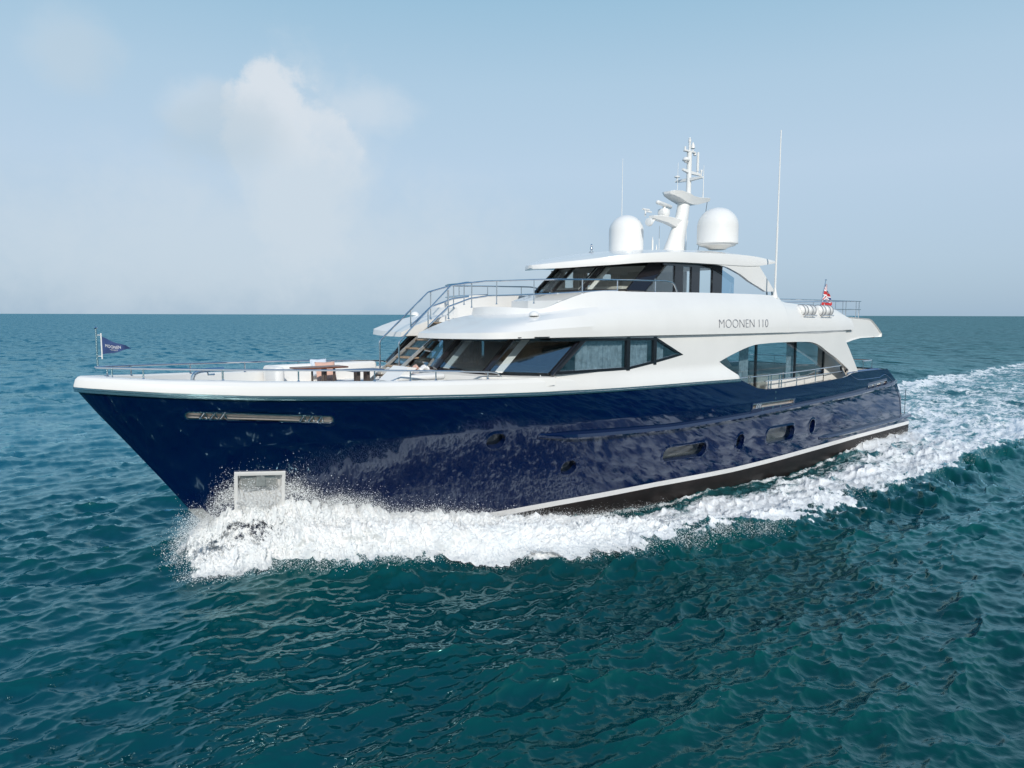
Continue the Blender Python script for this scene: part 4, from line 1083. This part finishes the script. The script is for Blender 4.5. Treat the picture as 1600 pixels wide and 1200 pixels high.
for i, (x, y, m_, lb) in enumerate(((7.18, -1.45, 'pink', 'rolled pinkish towel lying on the white sun pad'), (7.42, -1.5, 'fabric', 'crumpled white towel lying aft on the white sun pad'))):
    rng = random.Random(5 + i); k = MB(); rings = []
    for t in np.linspace(0, 1, 14):
        rings.append([(x - .14 + .28 * t + .02 * math.cos(a * 2 + t * 5), y + .10 * math.cos(a) * (1 + .2 * math.sin(t * 9)), 4.13 + .06 * math.sin(a) + (.08 + .05 * math.sin(t * 11 + i)) * t) for a in np.linspace(0, 2 * math.pi, 13)[:-1]])
    k.loft(rings, True, True); k.build('towel', m_, None, loc=(x, y, 4.06), label=lb, cat='towel', group='towels on the sun pad')

# life rafts in their cradles
for i, (xa, lb) in enumerate(((22.25, 'white life raft canister on the upper deck side nearer the lettering'), (23.55, 'white life raft canister on the upper deck side nearer the stern'))):
    rf = thing('life_raft', (xa + .5, -3.5, 5.5), lb, 'life raft', 'life raft canisters on the upper deck')
    k = MB(); c = (xa, -3.46, 5.72)
    k.lathe([(.02, 0), (.14, .02), (.19, .07), (.205, .12), (.205, .49), (.215, .5), (.215, .53), (.205, .54), (.205, .9), (.19, .95), (.14, 1.0), (.02, 1.02)], c, 24, 'x'); k.build('canister', 'plastic', rf)
    for q in (.12, .34, .68, .9):
        k = MB(); k.tube([(xa + q, -3.46 + .222 * math.cos(a), 5.72 + .222 * math.sin(a)) for a in np.linspace(0, 2 * math.pi, 25)], .010, 6, False); k.build('strap', 'grey', rf)
    k = MB(); k.tube(fillet([(xa + .1, -3.66, 5.52), (xa + .1, -3.70, 5.55), (xa + .92, -3.70, 5.55), (xa + .92, -3.66, 5.52)], .03), .018, 6)
    for q in (.2, .8): k.tube([(xa + q, -3.70, 5.55), (xa + q, -3.45, 5.48), (xa + q, -3.40, 5.62)], .02, 6)
    k.build('cradle', 'steel', rf)

# ================================================================== the sea
def tile(Nn, L, kp, wdir, spread, seed, p=4.0, kmax=None, amp=.1):
    rng = np.random.default_rng(seed)
    k1 = np.fft.fftfreq(Nn, L / Nn) * 2 * np.pi; kx, ky = np.meshgrid(k1, k1, indexing='xy')
    k = np.hypot(kx, ky); k[0, 0] = 1
    Pk = k ** -p * np.exp(-(kp / k) ** 2)
    if kmax: Pk *= np.exp(-(k / kmax) ** 2)
    if spread is not None:
        c = np.cos(np.arctan2(ky, kx) - wdir); Pk *= (np.clip(c, 0, 1) ** spread + .06)
    Pk[0, 0] = 0
    H = (rng.normal(size=k.shape) + 1j * rng.normal(size=k.shape)) * np.sqrt(Pk)
    h = np.fft.ifft2(H).real; s = amp / h.std()
    dx = np.fft.ifft2(1j * kx / k * H).real; dy = np.fft.ifft2(1j * ky / k * H).real
    return (np.stack([h * s, dx * s, dy * s], -1).astype(np.float32), L)


def sample(T, x, y):
    a, L = T; n = a.shape[0]
    u = (x / L) % 1 * n; v = (y / L) % 1 * n
    i = np.floor(u).astype(int); j = np.floor(v).astype(int); fu = (u - i)[..., None]; fv = (v - j)[..., None]
    i %= n; j %= n; i2 = (i + 1) % n; j2 = (j + 1) % n
    return (a[j, i] * (1 - fu) + a[j, i2] * fu) * (1 - fv) + (a[j2, i] * (1 - fu) + a[j2, i2] * fu) * fv


WD = R(70)
TA = tile(1024, 93.0, 2 * np.pi / 10.0, WD, 2, 11, 4.0, 2 * np.pi / .5, .070)
TB = tile(1024, 17.3, 2 * np.pi / 1.35, WD + .25, 3, 12, 3.9, 2 * np.pi / .10, .033)
TT = tile(1024, 11.1, 2 * np.pi / 1.1, 0, None, 13, 3.0, 2 * np.pi / .03, .085)     # turbulent, no direction
TN = tile(512, 40.0, 2 * np.pi / 6.0, 0, None, 14, 3.0, None, 1.0)                # large irregularities
TM = tile(512, 9.0, 2 * np.pi / 1.6, 0, None, 15, 2.8, None, 1.0)


def ss(x, a, b):
    t = np.clip((x - a) / (b - a), 0, 1); return t * t * (3 - 2 * t)


def whull(x): return np.where((x > 3.15) & (x < 33.3), hb(np.clip(x, 0, 33.3), np.full_like(x, -.2)), 0)
YO_X = [-2, .5, 1.8, 2.6, 3.6, 4.5, 5.5, 6.6, 7.7, 8.6, 9.8, 12.5, 16, 20, 27, 34, 60, 110, 400]
YO_Y = [-3, -1, .75, 1.25, 1.65, 2.4, 2.85, 3.4, 4.25, 4.8, 5.5, 6.35, 7.0, 7.25, 7.35, 7.4, 8.2, 11.2, 26]
def yo_(x): return np.interp(x, YO_X, YO_Y)


def boatwave(x, y):
    ay = np.abs(y); hw = whull(x); t = ay - hw; yo = yo_(x)
    wob = sample(TN, x, y)[..., 0] * .35
    d = ay - yo + wob
    near = np.interp(x, [1.5, 4, 7, 9, 11, 13, 15.5, 18.6, 22.5, 26, 28, 33, 36, 50], [0, .25, .22, .05, -.08, -.22, -.17, -.1, -.04, .16, .40, .50, -.12, 0]) * np.exp(-np.clip(t, 0, None) ** 2 / 5.0)
    amp = np.interp(x, [2, 4, 8, 13, 20, 34, 60, 120, 200], [0, .12, .2, .26, .32, .40, .34, .15, 0])
    ridge = amp * np.where(d < 0, np.exp(-(d + .5) ** 2 / 1.6), np.exp(-(d + .5) ** 2 / 1.1))
    tr = -.55 * amp * np.exp(-(d - 2.2) ** 2 / 3.5) + .45 * amp * np.exp(-(d - 5.6) ** 2 / 4) - .2 * amp * np.exp(-(d - 9) ** 2 / 5)
    return near + ridge + tr, d, t


def foamfield(x, y, d, t):
    n = sample(TN, x, y)[..., 1] * .5; m_ = sample(TM, x * .6, y)[..., 0]
    inn = ss(-d + .18 * m_, -.15, .55) * ss(x, 1.6, 2.6)
    edge_ = np.exp(-(d + 1.0) ** 2 / 1.6)
    w1 = np.interp(x, [2, 9, 14, 20, 33, 34, 60, 110, 300], [.95, .92, .86, .74, .66, .70, .60, .48, .05])
    mid = np.interp(x, [2, 9, 13, 20, 33, 35, 60, 110, 300], [.95, .88, .76, .66, .64, .68, .56, .46, .05])
    f = mid + (w1 - mid + .12) * edge_
    hullgap = np.exp(-(t / .75) ** 2) * np.interp(x, [9.5, 11, 13, 27, 30, 33.3, 34], [0, .6, .65, .40, .0, 0, 0])
    hullline = np.exp(-((t - .12) / .12) ** 2) * np.interp(x, [11, 12.5, 33.3, 33.5], [0, .35, .45, 0])
    f = f - hullgap * .75 + hullline + .12 * n
    f = f + np.exp(-((x - 30.5) / 3) ** 2) * np.exp(-(t / .9) ** 2) * .5
    return np.clip(f, 0, 1) * inn


def nm_attr(me, name, arr):
    a = me.attributes.new(name, 'FLOAT', 'POINT'); a.data.foreach_set('value', np.ascontiguousarray(arr.ravel(), dtype=np.float32))


def npmesh(name, P, quads, mt, attrs=None):
    me = bpy.data.meshes.new(name); n = len(P)
    me.vertices.add(n); me.vertices.foreach_set('co', np.ascontiguousarray(P, dtype=np.float32).ravel())
    k_ = quads.shape[1]; me.loops.add(quads.size); me.loops.foreach_set('vertex_index', quads.ravel().astype(np.int32))
    me.polygons.add(len(quads)); me.polygons.foreach_set('loop_start', np.arange(0, quads.size, k_, dtype=np.int32))
    me.polygons.foreach_set('use_smooth', np.ones(len(quads), bool))
    me.update(calc_edges=True)
    for k_, v_ in (attrs or {}).items(): nm_attr(me, k_, v_)
    me.materials.append(mt)
    o = bpy.data.objects.new(name, me); COL.objects.link(o); return o


# --- materials of water and foam
def foam_nodes(n, tcn):
    pf = n.new('ShaderNodeBsdfPrincipled'); pf.inputs['Base Color'].default_value = (.86, .875, .875, 1); pf.inputs['Roughness'].default_value = .75; pf.inputs['Specular IOR Level'].default_value = .25
    pf.inputs['Subsurface Weight'].default_value = 0.0
    return pf


wm = bpy.data.materials.new('sea_water'); wm.use_nodes = True; n = NT(wm.node_tree); p = n.n['Principled BSDF']; om = n.n['Material Output']
tcn = n.new('ShaderNodeTexCoord'); oc = tcn.outputs['Object']
fo = n.new('ShaderNodeAttribute', attribute_name='foam').outputs['Fac']; ro = n.new('ShaderNodeAttribute', attribute_name='rough').outputs['Fac']
hi = n.new('ShaderNodeAttribute', attribute_name='crest').outputs['Fac']
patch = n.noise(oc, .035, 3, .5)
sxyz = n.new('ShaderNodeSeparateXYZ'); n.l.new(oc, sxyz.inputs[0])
far_bright = n.sstep(n.m('ADD', n.m('ADD', sxyz.outputs[1], n.m('MULTIPLY', sxyz.outputs[0], -.45)), n.m('MULTIPLY', n.m('SUBTRACT', patch, .5), 30)), -16, 30)   # far-off brightness and foreground darkening painted into the body colour
water_tone = n.mixc(n.sstep(patch, .35, .65), (.0006, .021, .022), (.0008, .034, .032))
water_tone = n.mixc(far_bright, water_tone, (.003, .104, .165))
body = n.mixc(n.m('MULTIPLY', hi, n.m('SUBTRACT', 1.0, far_bright)), water_tone, (.0014, .060, .054))
body = n.mixc(n.m('MULTIPLY', fo, .55), body, (.05, .19, .22))
n.n.remove(p)
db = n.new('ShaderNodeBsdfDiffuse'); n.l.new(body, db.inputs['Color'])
gb = n.new('ShaderNodeBsdfGlossy'); gb.inputs['Color'].default_value = (.58, .90, .965, 1); n.l.new(ro, gb.inputs['Roughness'])
bp = n.new('ShaderNodeBump'); bp.inputs['Strength'].default_value = .22; bp.inputs['Distance'].default_value = .05
sv = n.mapv(oc, rot=(0, 0, -WD), scale=(1.0, .5, 1.0))
hgt = n.m('ADD', n.m('MULTIPLY', n.noise(sv, 5.5, 5, .6, .4), 1.0), n.m('MULTIPLY', n.noise(sv, .55, 3, .55, .3), 2.2))
n.l.new(hgt, bp.inputs['Height'])
jn = n.new('ShaderNodeTexNoise'); n.l.new(sv, jn.inputs['Vector']); jn.inputs['Scale'].default_value = .55; jn.inputs['Detail'].default_value = 5; jn.inputs['Roughness'].default_value = .62
j1 = n.new('ShaderNodeVectorMath', operation='SUBTRACT'); n.l.new(jn.outputs['Color'], j1.inputs[0]); j1.inputs[1].default_value = (.5, .5, .5)
far = n.new('ShaderNodeAttribute', attribute_name='far').outputs['Fac']
j2 = n.new('ShaderNodeVectorMath', operation='SCALE'); n.l.new(j1.outputs[0], j2.inputs[0]); n.l.new(n.m('MULTIPLY', far, 2.0), j2.inputs['Scale'])
j3 = n.new('ShaderNodeVectorMath', operation='ADD'); n.l.new(bp.outputs[0], j3.inputs[0]); n.l.new(j2.outputs[0], j3.inputs[1])
j4 = n.new('ShaderNodeVectorMath', operation='NORMALIZE'); n.l.new(j3.outputs[0], j4.inputs[0]); n.l.new(j4.outputs[0], gb.inputs['Normal'])
lw = n.new('ShaderNodeLayerWeight'); lw.inputs[0].default_value = .5; n.l.new(j4.outputs[0], lw.inputs['Normal'])
frs = n.m('ADD', .042, n.m('MULTIPLY', n.m('POWER', lw.outputs['Facing'], 4.1), n.m('MULTIPLY_ADD', far, -.36, .82)))
p = n.new('ShaderNodeMixShader'); n.l.new(frs, p.inputs[0]); n.l.new(db.outputs[0], p.inputs[1]); n.l.new(gb.outputs[0], p.inputs[2])
pf = foam_nodes(n, tcn)
fv = n.mapv(oc, scale=(.62, 1.0, 1.0))
nz = n.noise(fv, 1.15, 9, .66, 1.1); nz2 = n.noise(fv, 4.3, 6, .65, .6)
nn_ = n.m('ADD', n.m('MULTIPLY', nz, .66), n.m('MULTIPLY', nz2, .34))
th = n.m('SUBTRACT', .80, n.m('MULTIPLY', fo, .50))
al = n.sstep(n.m('SUBTRACT', nn_, th), -.055, .075)
al = n.m('MULTIPLY', al, n.sstep(fo, .0, .12))
fb = n.new('ShaderNodeBump'); fb.inputs['Strength'].default_value = .8; fb.inputs['Distance'].default_value = .12
n.l.new(nn_, fb.inputs['Height']); n.l.new(fb.outputs[0], pf.inputs['Normal'])
mx = n.new('ShaderNodeMixShader'); n.l.new(al, mx.inputs[0]); n.l.new(p.outputs[0], mx.inputs[1]); n.l.new(pf.outputs[0], mx.inputs[2]); n.l.new(mx.outputs[0], om.inputs[0])

fm = bpy.data.materials.new('sea_foam'); fm.use_nodes = True; n = NT(fm.node_tree); pf = n.n['Principled BSDF']; om = n.n['Material Output']
tcn = n.new('ShaderNodeTexCoord'); oc = tcn.outputs['Object']
pf.inputs['Roughness'].default_value = .7; pf.inputs['Specular IOR Level'].default_value = .3
nz = n.noise(oc, 2.2, 8, .65, .8); nz2 = n.noise(oc, 9.0, 6, .7, .5)
nn_ = n.m('ADD', n.m('MULTIPLY', nz, .55), n.m('MULTIPLY', nz2, .45))
n.l.new(n.mixc(n.sstep(nn_, .34, .60), (.80, .84, .855), (.90, .905, .90)), pf.inputs['Base Color'])
fb = n.new('ShaderNodeBump'); fb.inputs['Strength'].default_value = .22; fb.inputs['Distance'].default_value = .05
n.l.new(nn_, fb.inputs['Height']); n.l.new(fb.outputs[0], pf.inputs['Normal'])
fo = n.new('ShaderNodeAttribute', attribute_name='foam').outputs['Fac']
al = n.sstep(n.m('SUBTRACT', nn_, n.m('SUBTRACT', .82, n.m('MULTIPLY', fo, .62))), -.03, .04)
tr = n.new('ShaderNodeBsdfTransparent'); mx = n.new('ShaderNodeMixShader')
tl = n.new('ShaderNodeBsdfTranslucent'); tl.inputs[0].default_value = (.92, .95, .96, 1); m2 = n.new('ShaderNodeMixShader'); m2.inputs[0].default_value = .15
n.l.new(pf.outputs[0], m2.inputs[1]); n.l.new(tl.outputs[0], m2.inputs[2])
n.l.new(al, mx.inputs[0]); n.l.new(tr.outputs[0], mx.inputs[1]); n.l.new(m2.outputs[0], mx.inputs[2]); n.l.new(mx.outputs[0], om.inputs[0])
dm = bpy.data.materials.new('spray_water'); dm.use_nodes = True; pd = dm.node_tree.nodes['Principled BSDF']
pd.inputs['Base Color'].default_value = (.84, .86, .87, 1); pd.inputs['Roughness'].default_value = .35

# --- the sheet of water: rings round the point below the camera, finest where the photograph looks
H_ = CAM[2] - WZ; f_ = 710.0
ysc = np.concatenate([np.arange(900, 60, -.95), np.arange(60, 6, -.6), np.geomspace(6, .085, 45)])
rr = np.concatenate([[.02, 1.5, 3, 4.2, 5.2, 6.0], H_ * f_ / ysc[H_ * f_ / ysc > 6.3]])
va = math.atan2(.63308863, .76799792)
fine = np.linspace(-R(50), R(50), 1230); coarse = np.linspace(R(50), 2 * math.pi - R(50), 122)[1:-1]
th_ = va + np.concatenate([fine, coarse]); dth = np.concatenate([np.full(len(fine), fine[1] - fine[0]), np.full(len(coarse), coarse[1] - coarse[0])])
RR, TH = np.meshgrid(rr, th_, indexing='ij'); DT = np.broadcast_to(dth, RR.shape)
PX = CAM[0] + RR * np.sin(TH); PY = CAM[1] + RR * np.cos(TH)
dr = np.gradient(rr)[:, None] * np.ones_like(RR); spc = np.maximum(dr * .8, RR * DT)
wA = 1 - ss(spc, 1.2, 7.0); wB = 1 - ss(spc, .25, 1.6)
A_ = sample(TA, PX, PY); B_ = sample(TB, PX, PY)
hgt, d_, t_ = boatwave(PX, PY)
ff = foamfield(PX, PY, d_, t_) * (RR < 900)
tur = sample(TT, PX, PY); wT = 1 - ss(spc, .3, 1.5)
calm = 1 - .5 * np.clip(ff * 1.3, 0, 1)
grp = .75 + .5 * np.clip(sample(TN, PX * .4 + 7, PY * .4)[..., 0] * .5 + .5, 0, 1)
hz = (A_[..., 0] * wA + B_[..., 0] * wB * grp * calm) + hgt + tur[..., 0] * wT * np.clip(ff * 1.6, 0, 1) * .44
ch = 1.15
X_ = PX + ch * (A_[..., 1] * wA + B_[..., 1] * wB * grp * calm) + tur[..., 1] * wT * ff * .4
Y_ = PY + ch * (A_[..., 2] * wA + B_[..., 2] * wB * grp * calm) + tur[..., 2] * wT * ff * .4
Z_ = WZ + hz
crest = np.clip((A_[..., 0] * wA / .070 * .45 + B_[..., 0] * wB / .033 * .3) * .5 + .3, 0, 1)
farw = ss(np.log10(np.maximum(spc, .01)), math.log10(.12), math.log10(4.0)); rough = .04 + .12 * farw
nr, nt_ = RR.shape
idx = np.arange(nr * nt_).reshape(nr, nt_)
i0 = idx[:-1]; i1 = idx[1:]; q = np.stack([i0, i1, np.roll(i1, -1, 1), np.roll(i0, -1, 1)], -1).reshape(-1, 4)[:, ::-1]
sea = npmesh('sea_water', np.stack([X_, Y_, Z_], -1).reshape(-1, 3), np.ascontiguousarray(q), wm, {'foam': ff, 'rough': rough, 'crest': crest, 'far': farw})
props(sea, kind='structure')

# --- the bow wave: a thick turbulent sheet thrown up against the bow and folding outwards
def bowsheet(sg, seed):
    nx, nt2 = 1000, 260
    xs = np.linspace(1.75, 15.5, nx)[:, None] * np.ones((1, nt2)); tq = np.linspace(0, 1, nt2)[None, :] * np.ones((nx, 1))
    hw = np.where(xs > 2.4, hb(np.maximum(xs, 2.4), np.full_like(xs, .6)), 0) * ss(xs, 2.0, 3.2)
    yo = yo_(xs) + .14 * sample(TM, xs * .45 + seed, xs * .2)[..., 0] + .12
    W_ = np.maximum(yo - hw, .3)
    Hc = np.interp(xs, [1.75, 2.1, 2.6, 3.2, 4.2, 5.2, 6.4, 7.7, 8.9, 10, 12, 15.5], [.1, .75, 1.35, 1.55, 1.46, 1.14, .74, .58, .42, .25, .08, 0.0])
    Hc = Hc * (1 + .12 * sample(TM, xs * 1.3 + seed, xs * 0)[..., 1])
    Hr = np.interp(xs, [1.75, 3, 4.5, 6, 8, 10, 13, 15.5], [.08, .24, .42, .46, .40, .32, .20, .04])       # rolling outer crest
    fall = (1 - tq) ** 2.2
    roll = np.exp(-((tq - .62) / .24) ** 2)
    h = (Hc * fall + Hr * roll * (1 - fall)) * np.clip((1.0 - tq) * 3.2, 0, 1) ** .8
    y = hw + W_ * tq
    arc = np.concatenate([np.zeros((nx, 1)), np.cumsum(np.hypot(np.diff(y, axis=1), np.diff(h, axis=1)), axis=1)], 1)
    bwv, d, t = boatwave(xs, sg * y)
    ny = np.gradient(-h, axis=1); nl = np.hypot(ny, np.gradient(y, axis=1)) + 1e-6; ny = ny / nl; nzv = np.gradient(y, axis=1) / nl      # profile normal (outward, up)
    big = sample(TT, xs * .8 + seed, arc * .8 + 3 * seed)[..., 0]; sm = sample(TT, xs * 2.6 + seed, arc * 2.6 + seed)[..., 0]; xsm = sample(TT, xs * 6.1 + seed, arc * 6.1)[..., 0]
    lump = np.abs(big) * .80 + np.abs(sm) * .28 + xsm * .07
    fade = np.clip(h * 5 + .12, 0, 1) * (.35 + .65 * ss(tq, 0, .10))
    disp = lump * fade
    z = WZ + bwv * (1 - .6 * fall) + h + disp * np.maximum(nzv, .35) - .03
    yy = np.maximum(y + disp * ny * .9, hw - .06)
    xx = xs + .25 * big * fade
    dens = np.interp(xs, [1.75, 2.0, 2.6, 5, 8, 11, 15.5], [.2, .6, .80, .92, .98, .84, .0])
    thin = np.exp(-((xs - 3.1) / 1.0) ** 2) * ss(tq, .08, .3) * (1 - ss(tq, .55, .85)) * .31      # the thin glassy part of the sheet near the stem
    dens = np.clip(dens - thin - .40 * ss(tq, .90, 1.0) - .35 * (1 - ss(tq, 0, .07)), 0, 1)
    P_ = np.stack([xx, sg * yy, z], -1)
    return P_, dens, (nx, nt2)


drops = []
rng = np.random.default_rng(4)
for sg in (-1, 1):
    P_, dens, (nx, nt2) = bowsheet(sg, 2.0 + sg)
    ii = np.arange(nx * nt2).reshape(nx, nt2)
    q = np.stack([ii[:-1, :-1], ii[1:, :-1], ii[1:, 1:], ii[:-1, 1:]], -1).reshape(-1, 4)
    if sg > 0: q = q[:, ::-1]
    o = npmesh('bow_wave_foam', P_.reshape(-1, 3), np.ascontiguousarray(q), fm, {'foam': dens})
    props(o, kind='stuff', label='white churning foam of the bow wave on the ' + ('near' if sg < 0 else 'far') + ' side of the bow', cat='foam')
    # droplets torn off the sheet
    cnt = 70000 if sg < 0 else 20000
    wgt = np.interp(P_[..., 0], [1.8, 2.3, 4.5, 7, 10, 15], [1.2, 3.0, 2.2, .9, .5, .1]) * np.where(np.linspace(0, 1, nt2)[None, :] < .10, 2.0, .07) * 1.0 + np.where(np.linspace(0, 1, nt2)[None, :] > .86, .9, 0)
    pick = rng.choice(nx * nt2, cnt, p=(wgt / wgt.sum()).ravel())
    c = P_.reshape(-1, 3)[pick]; tq_ = (pick % nt2) / nt2
    up = np.abs(rng.normal(0, 1, cnt)) ** 1.7 * .085 * np.interp(c[:, 0], [2, 5, 9, 15], [1.7, 1.3, .8, .5])
    outw = np.where(tq_ > .85, np.abs(rng.normal(0, .22, cnt)), rng.normal(0, .08, cnt))
    c = c + np.stack([rng.normal(-.05, .14, cnt), sg * outw, np.where(tq_ > .85, up * .6 + .02, up)], -1)
    hwc = np.where(c[:, 0] > 2.4, hb(np.maximum(c[:, 0], 2.4), c[:, 2]), 0) + .03
    c[:, 1] = sg * np.maximum(np.abs(c[:, 1]), hwc)
    drops.append(c)
c = np.concatenate(drops)
# spray along the breaking crest aft
xa = rng.uniform(9, 36, 14000); ya = -(yo_(xa) - .5 + rng.normal(0, .35, 14000)); za = WZ + .26 + np.abs(rng.normal(0, .13, 14000)) + .0 * xa
c = np.concatenate([c, np.stack([xa, ya, za], -1)])
xa = rng.uniform(27.5, 33.5, 9000); ta = np.abs(rng.normal(0, .45, 9000)); ya = -(whull(xa) + ta + .05); za = WZ + .2 + np.abs(rng.normal(0, .16, 9000)) * np.exp(-ta)
c = np.concatenate([c, np.stack([xa, ya, za], -1)])
nd = len(c); s_ = (.0028 + rng.gamma(1.0, .0021, nd)).clip(.0028, .015)
octa = np.array([[1, 0, 0], [-1, 0, 0], [0, 1, 0], [0, -1, 0], [0, 0, 1], [0, 0, -1]], float)
tri = np.array([[0, 2, 4], [2, 1, 4], [1, 3, 4], [3, 0, 4], [2, 0, 5], [1, 2, 5], [3, 1, 5], [0, 3, 5]])
st_ = rng.uniform(.7, 1.6, (nd, 1, 3))
V = c[:, None, :] + octa[None] * s_[:, None, None] * st_
T_ = (tri[None] + (np.arange(nd) * 6)[:, None, None]).reshape(-1, 3)
o = npmesh('spray_droplets', V.reshape(-1, 3), T_, dm)
props(o, kind='stuff', label='flying white spray droplets torn off the bow wave', cat='spray')
